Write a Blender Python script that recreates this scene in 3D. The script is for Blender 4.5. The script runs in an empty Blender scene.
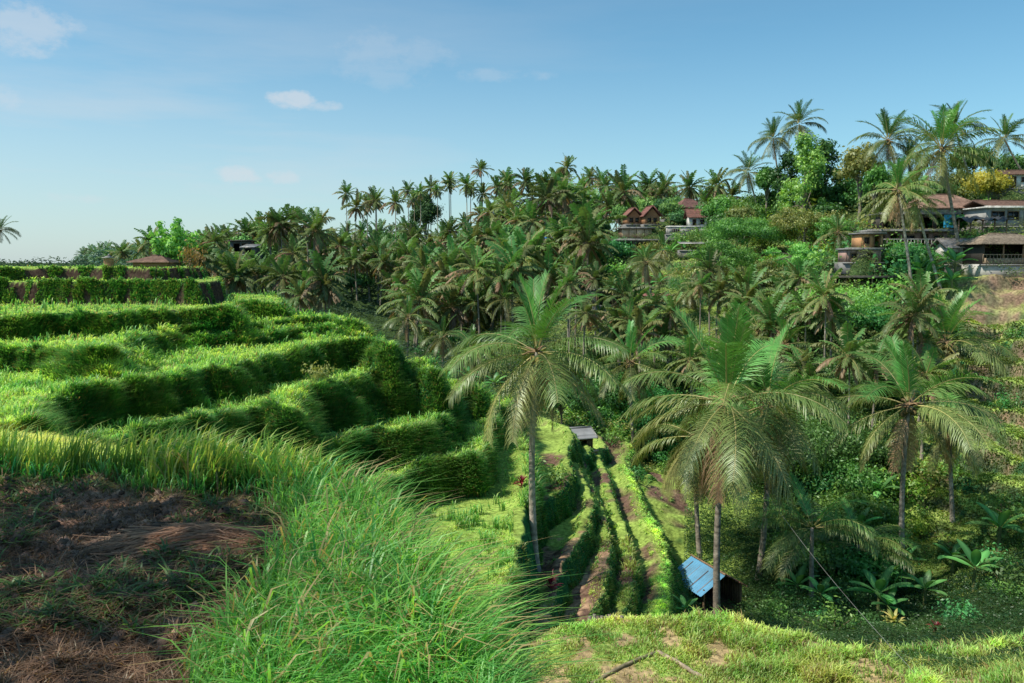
import bpy, math, random
import numpy as np
R = math.radians
scene = bpy.context.scene
COL = scene.collection
F = 800.0; HZ = 262.0
PITCH = math.atan((341.5 - HZ) / F)
cp, sp = math.cos(PITCH), math.sin(PITCH)

# ------------------------------------------------------------------ camera
cam_d = bpy.data.cameras.new('camera'); cam = bpy.data.objects.new('camera', cam_d)
COL.objects.link(cam); scene.camera = cam
cam_d.sensor_width = 36; cam_d.lens = F / 1024 * 36; cam_d.clip_end = 20000; cam_d.clip_start = 0.05
cam.rotation_euler = (math.pi / 2 - PITCH, 0, 0)

def ray(px, py):
    a = (px - 512) / F; b = (341.5 - py) / F
    return np.array([a, cp + sp * b, -sp + cp * b])
def P(px, py, Y):
    d = ray(px, py); return d * (Y / d[1])
def PZ(px, py, z):
    d = ray(px, py); return d * (z / d[2])
def SL(py):                      # z/Y of a pixel row
    b = (341.5 - py) / F; return (-sp + cp * b) / (cp + sp * b)
def MY(Y):   # depth remap of the valley
    return float(np.interp(Y, [0, 26, 30, 60, 90, 1e5], [0, 26, 35, 72, 93, 1e5]))
def UX(px, py=400):
    d = ray(px, py); return d[0] / d[1]

# ------------------------------------------------------------------ noise
_rs = np.random.RandomState(7)
_lat = _rs.rand(256, 256)
def vn(x, y):
    xi = np.floor(x).astype(int); yi = np.floor(y).astype(int)
    fx = x - xi; fy = y - yi
    fx = fx * fx * (3 - 2 * fx); fy = fy * fy * (3 - 2 * fy)
    a = _lat[xi % 256, yi % 256]; b = _lat[(xi + 1) % 256, yi % 256]
    c = _lat[xi % 256, (yi + 1) % 256]; d = _lat[(xi + 1) % 256, (yi + 1) % 256]
    return (a * (1 - fx) + b * fx) * (1 - fy) + (c * (1 - fx) + d * fx) * fy
def fbm(x, y, o=3):
    s = 0; a = 1; t = 0
    for i in range(o):
        s = s + a * vn(x + 17.3 * i, y + 5.1 * i); t += a; a *= .5; x = x * 2.03; y = y * 2.03
    return s / t * 2 - 1
def sst(a, b, x):
    t = np.clip((x - a) / (b - a), 0, 1); return t * t * (3 - 2 * t)

# ------------------------------------------------------------------ terrain: base surface
ctrl = [
 # near / left gully
 (-100,452,12),(50,455,12),(150,470,13),(300,560,13),(420,640,14),(500,760,14),
 (-100,500,7),(100,520,7),(400,700,8),(560,900,9),(700,1000,10),(1024,900,10),
 (600,740,22),(750,740,22),(900,720,20),(1024,700,18),
 (550,690,26),(600,668,28),
 (-100,447,22),(60,447,22),(250,540,18),(400,600,19),
 # valley floor
 (700,655,29),(800,652,28),(950,645,28),(1100,640,28),(720,606,38),(620,640,32),
 (800,612,33),(850,600,38),(900,592,40),(950,565,42),(1024,560,38),(1150,520,38),
 (850,500,46),(760,520,46),(900,470,49),(960,460,47),(1024,450,46),(1150,400,44),
 (700,470,62),(640,470,62),(580,480,62),
 (1000,400,51),(1000,350,55),(1000,300,60),(1150,300,52),(1150,230,60),
 (950,310,60),(870,320,64),(950,240,92),
 (1005,196,104),(900,196,116),(850,232,112),(780,255,120),
 (760,214,145),(830,196,142),(950,180,130),(1100,170,110),
 (700,256,148),(640,256,150),(640,305,122),(600,335,100),(700,330,100),
 (820,370,60),(760,390,78),(620,400,78),(700,410,76),(560,420,72),
 (700,222,165),(640,226,172),
 (500,400,78),(450,380,90),(400,352,120),(500,330,128),(440,306,160),(560,300,140),
 (600,262,170),(540,250,195),(440,268,240),(500,240,230),(400,262,262),(300,296,200),
 (350,322,140),(300,262,330),(240,270,350),(150,268,450),(0,266,600),(-150,266,600),
 (0,280,90),(100,282,90),(-150,280,90),(200,300,110),(100,280,180),(-100,275,200),
 (570,238,200),(640,228,210),(350,262,300),
 # falling away behind the skyline
 (570,262,330),(700,262,260),(850,262,230),(1000,262,220),(1150,262,200),(400,268,420),(200,268,600),
 (600,268,900),(900,268,900),(300,268,900),(0,268,1200),(600,265,3000),(0,265,3000),(1024,265,3000),
]
_anchors = [(628, 224.5, 149.7), (638, 224.5, 149.7), (629, 225.3, 153.2), (637, 225.3, 153.2), (646, 224.5, 147.7), (656, 224.5, 147.7), (647, 225.3, 151.2), (655, 225.3, 151.2), (625, 238.5, 145.7), (647, 238.5, 145.7), (627, 239.0, 149.0), (645, 239.0, 149.0), (625, 252.5, 141.7), (675, 252.5, 141.7), (629, 252.7, 145.2), (671, 252.7, 145.2), (694, 227.5, 145.7), (714, 227.5, 145.7), (696, 228.3, 149.6), (712, 228.3, 149.6), (681, 217.5, 159.7), (699, 217.5, 159.7), (682, 218.6, 164.0), (698, 218.6, 164.0), (667, 219.5, 157.7), (681, 219.5, 157.7), (668, 220.4, 161.2), (680, 220.4, 161.2), (674, 234.5, 142.7), (706, 234.5, 142.7), (677, 234.8, 144.6), (703, 234.8, 144.6), (688, 250.5, 127.7), (716, 250.5, 127.7), (690, 250.7, 130.0), (714, 250.7, 130.0), (599, 305.5, 103.7), (623, 305.5, 103.7), (601, 304.3, 107.0), (621, 304.3, 107.0), (636, 303.5, 102.7), (664, 303.5, 102.7), (638, 302.6, 105.4), (662, 302.6, 105.4), (568, 450.5, 59.7), (586, 450.5, 59.7), (569, 443.9, 62.2), (585, 443.9, 62.2), (233, 252.5, 149.7), (247, 252.5, 149.7), (234, 252.7, 153.0), (246, 252.7, 153.0), (244, 254.5, 145.7), (254, 254.5, 145.7), (245, 254.6, 148.2), (253, 254.6, 148.2), (535, 243.5, 159.7), (555, 243.5, 159.7), (536, 243.8, 162.4), (554, 243.8, 162.4), (928, 226.5, 91.7), (970, 226.5, 91.7), (931, 228.4, 97.0), (967, 228.4, 97.0), (993, 226.5, 87.7), (1039, 226.5, 87.7), (996, 228.1, 92.0), (1036, 228.1, 92.0), (966, 238.5, 83.7), (1000, 238.5, 83.7), (969, 239.3, 87.0), (997, 239.3, 87.0), (892, 229.5, 85.7), (944, 229.5, 85.7), (896, 230.6, 89.0), (940, 230.6, 89.0), (881, 248.5, 83.7), (935, 248.5, 83.7), (885, 249.0, 87.0), (931, 249.0, 87.0), (863, 249.5, 82.2), (879, 249.5, 82.2), (864, 249.8, 84.5), (878, 249.8, 84.5), (851, 262.5, 80.7), (875, 262.5, 80.7), (852, 262.5, 82.8), (874, 262.5, 82.8), (954, 264.5, 79.7), (978, 264.5, 79.7), (956, 264.4, 83.0), (976, 264.4, 83.0), (990, 264.5, 76.7), (1034, 264.5, 76.7), (993, 264.4, 80.5), (1031, 264.4, 80.5), (843, 292.5, 77.7), (889, 292.5, 77.7), (846, 291.4, 81.0), (886, 291.4, 81.0), (1010, 188.5, 97.7), (1028, 188.5, 97.7), (1012, 190.4, 100.6), (1026, 190.4, 100.6)]
_c = np.array([(UX(p, q), math.log(Y), SL(q)) for p, q, Y in _anchors] + [(UX(p, q), math.log(MY(Y)), SL(q)) for p, q, Y in ctrl])
_CX = np.stack([_c[:, 0] * 1.6, _c[:, 1]], 1)
def _phi(r): return r
_n = len(_c)
_A = _phi(np.linalg.norm(_CX[:, None] - _CX[None], axis=2)) - np.eye(_n) * 0.004
_M = np.zeros((_n + 1, _n + 1)); _M[:_n, :_n] = _A; _M[:_n, _n] = 1; _M[_n, :_n] = 1
_w = np.linalg.solve(_M, np.concatenate([_c[:, 2], [0]]))
def base_z(x, y):
    ang = np.arctan2(x, y); ac = np.clip(ang, -R(46), R(46))
    r = np.hypot(x, y); Y = np.maximum(r * np.cos(ac), 6.0)
    u = np.tan(ac) * 1.6; v = np.log(np.minimum(Y, 3000))
    s = np.full(x.shape, _w[_n])
    for i in range(_n):
        s = s + _w[i] * np.hypot(u - _CX[i, 0], v - _CX[i, 1])
    return s * np.minimum(Y, 3000)

# ------------------------------------------------------------------ terrain: terrace levels (nested contours)
def level(z, pix, back, slope=5.0, lip=.16, left=True):
    pts = [PZ(a, b, z)[:2] for a, b in pix]
    xt, yt = pts[-1]; x0, y0 = pts[0]
    poly = list(pts)
    for dx, yy in back: poly.append((xt + dx, yt + yy))
    ly = poly[-1][1]
    poly += [(-60, ly + 3), (-300, ly + 6), (-300, y0 - 1), (-60, y0 - .5)]
    return dict(z=z, poly=np.array(poly), slope=slope, lip=lip * 1.3)
B1 = [(-1, 2), (-5, 6), (-12, 9)]
B2 = [(0, 2), (-4, 6), (-12, 9)]
B3 = [(0, 4), (-3, 10), (-9, 16)]
LV = [
 level(-0.48,[(-60,269.5),(60,269),(150,269),(187,268.6)],[(-1,5),(-5,16)],lip=.05),
 level(-1.28,[(-60,283),(60,283),(150,283),(198,283.5),(205,283)],[(-1,5),(-5,16)],lip=.05),
 level(-2.6,[(-60,320),(0,318),(60,315),(110,314),(140,312),(180,310),(230,309),(232,303),(279,303.5)],[(-1,4),(-4,12)],lip=.05,slope=1.7),
 level(-3.7,[(-60,352),(0,350),(60,351),(96,357),(108,352),(130,339),(180,331),(230,329),(262,324),(290,321),(330,321),(352,324)],B1,slope=1.8,lip=.12),
 level(-4.65,[(-40,440),(24,432),(30,412),(60,401),(120,389),(180,379),(240,368),(270,359),(300,352),(340,346),(375,346),(387,350)],B1),
 level(-5.9,[(-60,452),(100,450),(130,440),(160,432),(200,425),(240,414),(268,409),(280,413),(282,404),(300,393),(340,384),(380,374),(410,366),(428,366),(433,374)],B1),
 level(-8.1,[(-60,520),(230,500),(334,453),(367,438),(398,439),(425,431),(441,421),(445,405),(458,398),(472,392),(479,397)],B2,lip=.22),
 level(-9.5,[(-60,560),(300,540),(380,490),(418,471),(448,465),(475,464),(484,451),(486,431),(498,414),(508,410)],B2,lip=.22),
 level(-11.0,[(-60,700),(470,660),(508,590),(521,545),(525,515),(534,490),(531,465),(524,445),(516,432),(520,425)],B3,lip=.25),
 level(-12.3,[(-60,760),(490,720),(520,620),(528,565),(532,530),(541,508),(556,500),(567,490),(572,475),(566,455),(574,444)],B3,lip=.28),
 level(-13.4,[(-60,790),(520,740),(545,640),(556,592),(567,566),(586,540),(594,510),(583,480),(574,462),(580,450)],B3,lip=.3),
 level(-14.3,[(-60,800),(560,720),(585,640),(597,612),(607,580),(612,555),(606,525),(592,490),(584,466),(591,453)],B3,lip=.3),
 level(-15.1,[(-60,810),(590,740),(612,650),(627,610),(635,575),(630,545),(618,515),(607,480),(599,462),(606,452)],B3,lip=.3),
 level(-15.9,[(-60,820),(630,740),(650,650),(662,600),(664,570),(655,540),(640,510),(628,480),(622,464),(630,453)],B3,lip=.3),
]
# near plateau and the ridge at lower right
def poly_level(z, pts, slope, lip): return dict(z=z, poly=np.array(pts), slope=slope, lip=lip)
_pl = [PZ(a, b, -1.9)[:2] for a, b in [(-300,468),(0,468),(100,472),(200,476),(280,488),(325,500),(358,520),(388,556),(416,610),(440,683)]]
NEAR = poly_level(-1.9, [tuple(p) for p in _pl] + [(.25, 2.4), (.6, -1), (1.5, -12), (-30, -14), (-60, 6)], 2.6, 0)
_rp = [PZ(a, b, -12)[:2] for a, b in [(528,652),(545,636),(600,623),(650,620),(700,621),(760,630),(830,650),(880,667),(935,690)]]
RIDGE = poly_level(-12, [tuple(p) for p in _rp] + [(11, 18), (7, 10), (0, 10), (-2, 20)], 1.5, .12)
_rp2 = [PZ(a, b, -14.2)[:2] for a, b in [(760,700),(860,678),(905,668),(950,660),(1024,643),(1200,615)]]
RIDGE2 = poly_level(-14.2, [tuple(p) for p in _rp2] + [(46, 15), (10, 12)], 1.4, .1)

def sdist(x, y, poly):
    """signed distance: negative inside"""
    n = len(poly); d2 = np.full(x.shape, 1e12); inside = np.zeros(x.shape, bool)
    for i in range(n):
        ax, ay = poly[i]; bx, by = poly[(i + 1) % n]
        ex, ey = bx - ax, by - ay
        t = np.clip(((x - ax) * ex + (y - ay) * ey) / (ex * ex + ey * ey + 1e-12), 0, 1)
        dx = x - ax - t * ex; dy = y - ay - t * ey
        d2 = np.minimum(d2, dx * dx + dy * dy)
        if abs(ey) > 1e-9:
            c = ((ay <= y) & (by > y)) | ((by <= y) & (ay > y))
            xi = ax + (y - ay) * ex / ey
            inside ^= c & (x < xi)
    d = np.sqrt(d2); return np.where(inside, -d, d)

def terrain(x, y, full=False):
    x = np.asarray(x, float); y = np.asarray(y, float)
    r = np.hypot(x, y)
    nz = fbm(x * .55, y * .55, 3); nf = fbm(x * 2.3 + 9, y * 2.3, 2)
    b = base_z(x, y)
    # low terraces cut into the far slope on the right and in the middle
    u = x / np.maximum(y, 1)
    m = sst(.50, .56, u) * sst(50, 56, y) * (1 - sst(82, 90, y)) + .8 * sst(.02, .1, u) * (1 - sst(.36, .45, u)) * sst(92, 102, y) * (1 - sst(128, 140, y))
    m = np.clip(m, 0, 1)
    st = np.where(y > 88, 2.2, 1.35)
    q = (b + .35 * fbm(x * .08, y * .08, 2)) / st; fl = np.floor(q); fr = q - fl
    bt = (fl + sst(.62, .95, fr)) * st
    b = b * (1 - m) + bt * m
    b = b + nz * .012 * np.clip(r - 6, 0, 60) + nf * .05
    z = b.copy()
    lip = np.zeros(x.shape); 
    near_m = (y > 8) & (y < 120) & (x < 26) & (x > -310)
    if near_m.any():
        xs, ys = x[near_m], y[near_m]
        wig = .34 * fbm(xs * .8 + 3, ys * .8, 3)
        d13 = sdist(xs, ys, LV[-1]['poly'])
        zz = z[near_m] - 25 * sst(1.5, 5, -d13)
        lz = np.zeros(xs.shape)
        for k, L in enumerate(LV):
            w = wig * (.7 if k < 3 else (1.2 if k < 6 else (.6 if k < 9 else .6))) + (0 if k < 3 else .10 * fbm(xs * 2.5, ys * 2.5 + k, 2))
            d = sdist(xs, ys, L['poly']) + w
            dd = np.maximum(d, 0)
            sl = L['slope'] * (1 if k < 6 else 1.5)
            rnd_ = .16 if k < 3 else (.75 if k < 7 else .35)
            if k == 13: sl = 1.6
            if 2 < k < 7: sl = sl * (.24 + .85 * np.clip(.5 + .9 * fbm(xs * .22 + k * 7, ys * .22, 2), 0, 1))
            h = L['z'] - 9 * np.maximum(dd - (1.5 if 2 < k < 6 else (.9 if k == 6 else 5)), 0) - sl * dd * dd / (dd + rnd_) + L['lip'] * np.exp(-(np.minimum(d + .25, 0) / .45) ** 2) * (d < .6)
            h = h - .05 * nf[near_m] * (dd > 0)
            lzk = np.exp(-(d / .35) ** 2)
            up = h > zz
            lz = np.where(up, lzk, lz * (dd > 0)); zz = np.where(up, h, zz)
        z[near_m] = zz; lip[near_m] = lz
    m2 = r < 60
    if m2.any():
        xs, ys = x[m2], y[m2]
        for L in (NEAR, RIDGE, RIDGE2):
            w = .18 * fbm(xs * 1.3, ys * 1.3 + 4, 3)
            d = sdist(xs, ys, L['poly']) + w * (1 if L is not NEAR else .5)
            dd = np.maximum(d, 0)
            top = L['z'] + (.07 * fbm(xs * 2.1, ys * 2.1, 3) + (.10 * fbm(xs * 6, ys * 6, 4) if L is NEAR else .12 * fbm(xs * .5, ys * .5, 2)))
            h = top - L['slope'] * dd * dd / (dd + .25) + L['lip'] * np.exp(-((d + .3) / .45) ** 2)
            up = h > z[m2]
            lip[m2] = np.where(up, np.exp(-(d / .5) ** 2), lip[m2])
            z[m2] = np.where(up, h, z[m2])
    if full: return z, lip, m
    return z
def gz(x, y): return float(terrain(np.array([x]), np.array([y]))[0])

# ------------------------------------------------------------------ object helpers
def link(o, parent=None):
    COL.objects.link(o)
    if parent is not None: o.parent = parent
    return o
def tag(o, label=None, cat=None, group=None, kind=None):
    if label: o['label'] = label
    if cat: o['category'] = cat
    if group: o['group'] = group
    if kind: o['kind'] = kind
    return o
def empty(name, loc, rz=0, label=None, cat=None, group=None):
    o = bpy.data.objects.new(name, None); link(o); o.location = loc; o.rotation_euler = (0, 0, rz)
    o.empty_display_size = .3
    return tag(o, label, cat, group)

class G:
    """geometry accumulator with vertex colours"""
    def __init__(s): s.V = []; s.Q = []; s.T = []; s.C = []; s.n = 0
    def add(s, V, Q=None, T=None, C=(1, 1, 1)):
        V = np.asarray(V, float).reshape(-1, 3); C = np.asarray(C, float)
        if C.ndim == 1 or len(C) == 1: C = np.tile(C.reshape(1, 3), (len(V), 1))
        s.V.append(V); s.C.append(C)
        if Q is not None and len(Q): s.Q.append(np.asarray(Q, int).reshape(-1, 4) + s.n)
        if T is not None and len(T): s.T.append(np.asarray(T, int).reshape(-1, 3) + s.n)
        s.n += len(V); return s
    def merge(s, g, M=None, t=(0, 0, 0)):
        V = np.concatenate(g.V)
        if M is not None: V = V @ np.asarray(M).T
        V = V + np.asarray(t)
        s.add(V, np.concatenate(g.Q) if g.Q else None, np.concatenate(g.T) if g.T else None, np.concatenate(g.C)); return s
    def box(s, c, size, rz=0, C=(1, 1, 1), taper=1.0, ry=0, rx=0):
        x, y, z = np.array(size) / 2.
        V = np.array([(-x,-y,-z),(x,-y,-z),(x,y,-z),(-x,y,-z),(-x*taper,-y*taper,z),(x*taper,-y*taper,z),(x*taper,y*taper,z),(-x*taper,y*taper,z)])
        if rx: V = V @ np.array([[1,0,0],[0,math.cos(rx),math.sin(rx)],[0,-math.sin(rx),math.cos(rx)]])
        if ry: V = V @ np.array([[math.cos(ry),0,-math.sin(ry)],[0,1,0],[math.sin(ry),0,math.cos(ry)]])
        if rz: V = V @ np.array([[math.cos(rz),math.sin(rz),0],[-math.sin(rz),math.cos(rz),0],[0,0,1]])
        return s.add(V + np.asarray(c), [(0,3,2,1),(4,5,6,7),(0,1,5,4),(1,2,6,5),(2,3,7,6),(3,0,4,7)], C=C)
    def tube(s, pts, rad, sides=8, C=(1, 1, 1)):
        pts = np.asarray(pts, float); n = len(pts); rad = np.broadcast_to(np.asarray(rad, float), (n,))
        T = np.gradient(pts, axis=0); T /= np.linalg.norm(T, axis=1)[:, None] + 1e-9
        ref = np.array([1., 0, 0]) if abs(T[:, 0]).mean() < .8 else np.array([0, 1., 0])
        A = np.cross(T, ref); A /= np.linalg.norm(A, axis=1)[:, None] + 1e-9; B = np.cross(T, A)
        a = np.linspace(0, 2 * math.pi, sides, endpoint=False)
        V = pts[:, None] + rad[:, None, None] * (np.cos(a)[None, :, None] * A[:, None] + np.sin(a)[None, :, None] * B[:, None])
        i = np.arange(n - 1)[:, None]; j = np.arange(sides)[None]; k = (j + 1) % sides
        Q = np.stack([i * sides + j, i * sides + k, (i + 1) * sides + k, (i + 1) * sides + j], -1).reshape(-1, 4)
        C = np.asarray(C, float)
        if C.ndim == 2: C = np.repeat(C, sides, axis=0)
        V2 = V.reshape(-1, 3)
        s.add(V2, Q, C=C)
        return s
    def mesh(s, name, mat=None, smooth=False):
        me = bpy.data.meshes.new(name)
        V = np.concatenate(s.V); Q = np.concatenate(s.Q) if s.Q else np.zeros((0, 4), int); T = np.concatenate(s.T) if s.T else np.zeros((0, 3), int)
        me.vertices.add(len(V)); me.vertices.foreach_set('co', V.astype(np.float32).ravel())
        nl = len(Q) * 4 + len(T) * 3
        me.loops.add(nl); me.loops.foreach_set('vertex_index', np.concatenate([Q.ravel(), T.ravel()]).astype(np.int32))
        me.polygons.add(len(Q) + len(T))
        st = np.concatenate([np.arange(len(Q)) * 4, len(Q) * 4 + np.arange(len(T)) * 3]).astype(np.int32)
        me.polygons.foreach_set('loop_start', st)
        if smooth: me.polygons.foreach_set('use_smooth', np.ones(len(Q) + len(T), bool))
        me.update(calc_edges=True)
        C = np.concatenate(s.C)
        ca = me.color_attributes.new('Col', 'FLOAT_COLOR', 'POINT')
        ca.data.foreach_set('color', np.concatenate([C, np.ones((len(C), 1))], 1).astype(np.float32).ravel())
        if mat: me.materials.append(mat)
        return me
    def obj(s, name, mat, parent=None, smooth=False, loc=None):
        o = bpy.data.objects.new(name, s.mesh(name, mat, smooth)); link(o, parent)
        if loc is not None: o.location = loc
        return o

# ------------------------------------------------------------------ materials
def newmat(name):
    m = bpy.data.materials.new(name); m.use_nodes = True; nt = m.node_tree; nt.nodes.clear(); return m, nt
def N(nt, t, **kw):
    n = nt.nodes.new(t)
    for k, v in kw.items(): setattr(n, k, v)
    return n
def colnode(nt, gain_obj=.25, noise=None, nscale=3., hue=.02):
    """attribute colour x per-object variation x noise"""
    L = nt.links
    a = N(nt, 'ShaderNodeAttribute', attribute_name='Col')
    oi = N(nt, 'ShaderNodeObjectInfo')
    hs = N(nt, 'ShaderNodeHueSaturation')
    mr = N(nt, 'ShaderNodeMapRange'); mr.inputs[3].default_value = .5 - hue; mr.inputs[4].default_value = .5 + hue
    L.new(oi.outputs['Random'], mr.inputs[0]); L.new(mr.outputs[0], hs.inputs['Hue'])
    mv = N(nt, 'ShaderNodeMapRange'); mv.inputs[3].default_value = 1 - gain_obj; mv.inputs[4].default_value = 1 + gain_obj
    m7 = N(nt, 'ShaderNodeMath', operation='MULTIPLY'); m7.inputs[1].default_value = 7.13
    fr = N(nt, 'ShaderNodeMath', operation='FRACT'); L.new(oi.outputs['Random'], m7.inputs[0]); L.new(m7.outputs[0], fr.inputs[0]); L.new(fr.outputs[0], mv.inputs[0])
    out = mv.outputs[0]
    if noise:
        tc = N(nt, 'ShaderNodeNewGeometry'); nn = N(nt, 'ShaderNodeTexNoise'); nn.inputs['Scale'].default_value = nscale; nn.inputs['Detail'].default_value = 4
        L.new(tc.outputs['Position'], nn.inputs['Vector'])
        mm = N(nt, 'ShaderNodeMapRange'); mm.inputs[1].default_value = .3; mm.inputs[2].default_value = .7; mm.inputs[3].default_value = 1 - noise; mm.inputs[4].default_value = 1 + noise
        L.new(nn.outputs[0], mm.inputs[0]); ml = N(nt, 'ShaderNodeMath', operation='MULTIPLY'); L.new(out, ml.inputs[0]); L.new(mm.outputs[0], ml.inputs[1]); out = ml.outputs[0]
    L.new(out, hs.inputs['Value']); L.new(a.outputs['Color'], hs.inputs['Color'])
    return hs.outputs['Color']
def leafmat(name, trans=.35, gloss=.06, rough=.45, haze=0., gain=1.5, **kw):
    m, nt = newmat(name); L = nt.links
    c = colnode(nt, **kw)
    gn = N(nt, 'ShaderNodeMixRGB', blend_type='MULTIPLY'); gn.inputs[0].default_value = 1; gn.inputs[2].default_value = (gain * 1.06, gain, gain * .93, 1); L.new(c, gn.inputs[1]); c = gn.outputs[0]
    if haze:  # distance haze painted in: bluish tint mixed into the leaf base colour
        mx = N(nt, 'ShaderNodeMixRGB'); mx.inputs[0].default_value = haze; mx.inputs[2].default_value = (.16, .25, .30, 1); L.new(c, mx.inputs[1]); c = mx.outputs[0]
    d = N(nt, 'ShaderNodeBsdfDiffuse'); t = N(nt, 'ShaderNodeBsdfTranslucent'); L.new(c, d.inputs[0])
    br = N(nt, 'ShaderNodeMixRGB', blend_type='MULTIPLY'); br.inputs[0].default_value = 1; br.inputs[2].default_value = (1.5, 1.45, .7, 1); L.new(c, br.inputs[1]); L.new(br.outputs[0], t.inputs[0])
    mx = N(nt, 'ShaderNodeMixShader'); mx.inputs[0].default_value = trans; L.new(d.outputs[0], mx.inputs[1]); L.new(t.outputs[0], mx.inputs[2])
    g = N(nt, 'ShaderNodeBsdfGlossy'); g.inputs['Roughness'].default_value = rough; g.inputs[0].default_value = (.9, 1, .9, 1)
    m2 = N(nt, 'ShaderNodeMixShader'); m2.inputs[0].default_value = gloss; L.new(mx.outputs[0], m2.inputs[1]); L.new(g.outputs[0], m2.inputs[2])
    o = N(nt, 'ShaderNodeOutputMaterial'); L.new(m2.outputs[0], o.inputs[0]); return m
def surfmat(name, rough=.85, noise=.25, nscale=2., bump=0., bscale=8., metallic=0., gain_obj=.05, hue=.005, spec=.3, wave=None):
    m, nt = newmat(name); L = nt.links
    c = colnode(nt, gain_obj=gain_obj, noise=noise, nscale=nscale, hue=hue)
    b = N(nt, 'ShaderNodeBsdfPrincipled'); b.inputs['Roughness'].default_value = rough; b.inputs['Metallic'].default_value = metallic
    b.inputs['Specular IOR Level'].default_value = spec
    # second, coarser dirt layer
    ge = N(nt, 'ShaderNodeNewGeometry'); n2 = N(nt, 'ShaderNodeTexNoise'); n2.inputs['Scale'].default_value = nscale * .35; n2.inputs['Detail'].default_value = 6
    L.new(ge.outputs['Position'], n2.inputs['Vector'])
    rp = N(nt, 'ShaderNodeMapRange'); rp.inputs[1].default_value = .45; rp.inputs[2].default_value = .7; rp.inputs[3].default_value = 0; rp.inputs[4].default_value = .45; L.new(n2.outputs[0], rp.inputs[0])
    mx = N(nt, 'ShaderNodeMixRGB'); mx.inputs[2].default_value = (.09, .075, .055, 1); L.new(rp.outputs[0], mx.inputs[0]); L.new(c, mx.inputs[1])
    L.new(mx.outputs[0], b.inputs['Base Color'])
    if bump:
        nb = N(nt, 'ShaderNodeTexNoise'); nb.inputs['Scale'].default_value = bscale; nb.inputs['Detail'].default_value = 5; L.new(ge.outputs['Position'], nb.inputs['Vector'])
        bu = N(nt, 'ShaderNodeBump'); bu.inputs['Strength'].default_value = bump; bu.inputs['Distance'].default_value = .1; L.new(nb.outputs[0], bu.inputs['Height']); L.new(bu.outputs[0], b.inputs['Normal'])
    o = N(nt, 'ShaderNodeOutputMaterial'); L.new(b.outputs[0], o.inputs[0]); return m

M_leaf = leafmat('leaf', trans=.38, gloss=.03, gain_obj=.25)
M_frond = leafmat('palm_leaf', gain=1.7, trans=.24, gloss=.045, rough=.42, gain_obj=.32, hue=.012)
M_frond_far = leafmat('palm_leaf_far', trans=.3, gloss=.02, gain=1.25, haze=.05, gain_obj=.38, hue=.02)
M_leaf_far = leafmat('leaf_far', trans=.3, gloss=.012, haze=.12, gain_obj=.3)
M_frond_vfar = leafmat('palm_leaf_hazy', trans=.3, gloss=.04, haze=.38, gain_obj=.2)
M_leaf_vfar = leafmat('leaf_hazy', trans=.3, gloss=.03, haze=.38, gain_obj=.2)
M_grass = leafmat('grass', trans=.5, gloss=.03, gain=1.15, gain_obj=0, hue=0, noise=.25, nscale=1.2)
M_bark = surfmat('palm_bark', noise=.35, nscale=6, bump=.4, gain_obj=.2, spec=.1)
M_wood = surfmat('weathered_wood', noise=.4, nscale=7, bump=.4)
M_wall = surfmat('plaster', noise=.15, nscale=1.5, bump=.15)
M_tile = surfmat('roof_tile', noise=.35, nscale=3, bump=.5, bscale=10)
M_thatch = surfmat('thatch', noise=.4, nscale=5, bump=.8, bscale=14, spec=.05)
M_metal = surfmat('painted_sheet_metal', noise=.12, nscale=2, rough=.42, spec=.5, metallic=.25)
M_cloth = surfmat('tarpaulin', noise=.1, nscale=2, rough=.5)
M_cable = surfmat('cable', rough=.6, noise=.05)
def glassmat():
    m, nt = newmat('window_glass'); b = N(nt, 'ShaderNodeBsdfPrincipled'); b.inputs['Base Color'].default_value = (.02, .025, .03, 1); b.inputs['Roughness'].default_value = .08
    o = N(nt, 'ShaderNodeOutputMaterial'); nt.links.new(b.outputs[0], o.inputs[0]); return m
M_glass = glassmat()
def groundmat():
    m, nt = newmat('ground'); L = nt.links
    a = N(nt, 'ShaderNodeAttribute', attribute_name='Col'); ge = N(nt, 'ShaderNodeNewGeometry')
    def nz(sc, lo, hi, a0, a1, det=6):
        n = N(nt, 'ShaderNodeTexNoise'); n.inputs['Scale'].default_value = sc; n.inputs['Detail'].default_value = det; L.new(ge.outputs['Position'], n.inputs['Vector'])
        r = N(nt, 'ShaderNodeMapRange'); r.inputs[1].default_value = lo; r.inputs[2].default_value = hi; r.inputs[3].default_value = a0; r.inputs[4].default_value = a1; L.new(n.outputs[0], r.inputs[0]); return n, r
    n1, r1 = nz(5, .3, .7, .5, 1.5); n2, r2 = nz(.5, .35, .65, .75, 1.25)
    ml = N(nt, 'ShaderNodeMath', operation='MULTIPLY'); L.new(r1.outputs[0], ml.inputs[0]); L.new(r2.outputs[0], ml.inputs[1])
    hs = N(nt, 'ShaderNodeHueSaturation'); L.new(a.outputs['Color'], hs.inputs['Color']); L.new(ml.outputs[0], hs.inputs['Value'])
    b = N(nt, 'ShaderNodeBsdfDiffuse'); L.new(hs.outputs[0], b.inputs[0])
    n3, _ = nz(18, 0, 1, 0, 1)
    bu = N(nt, 'ShaderNodeBump'); bu.inputs['Strength'].default_value = .7; bu.inputs['Distance'].default_value = .06; L.new(n3.outputs[0], bu.inputs['Height']); L.new(bu.outputs[0], b.inputs['Normal'])
    o = N(nt, 'ShaderNodeOutputMaterial'); L.new(b.outputs[0], o.inputs[0]); return m
M_ground = groundmat()

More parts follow.
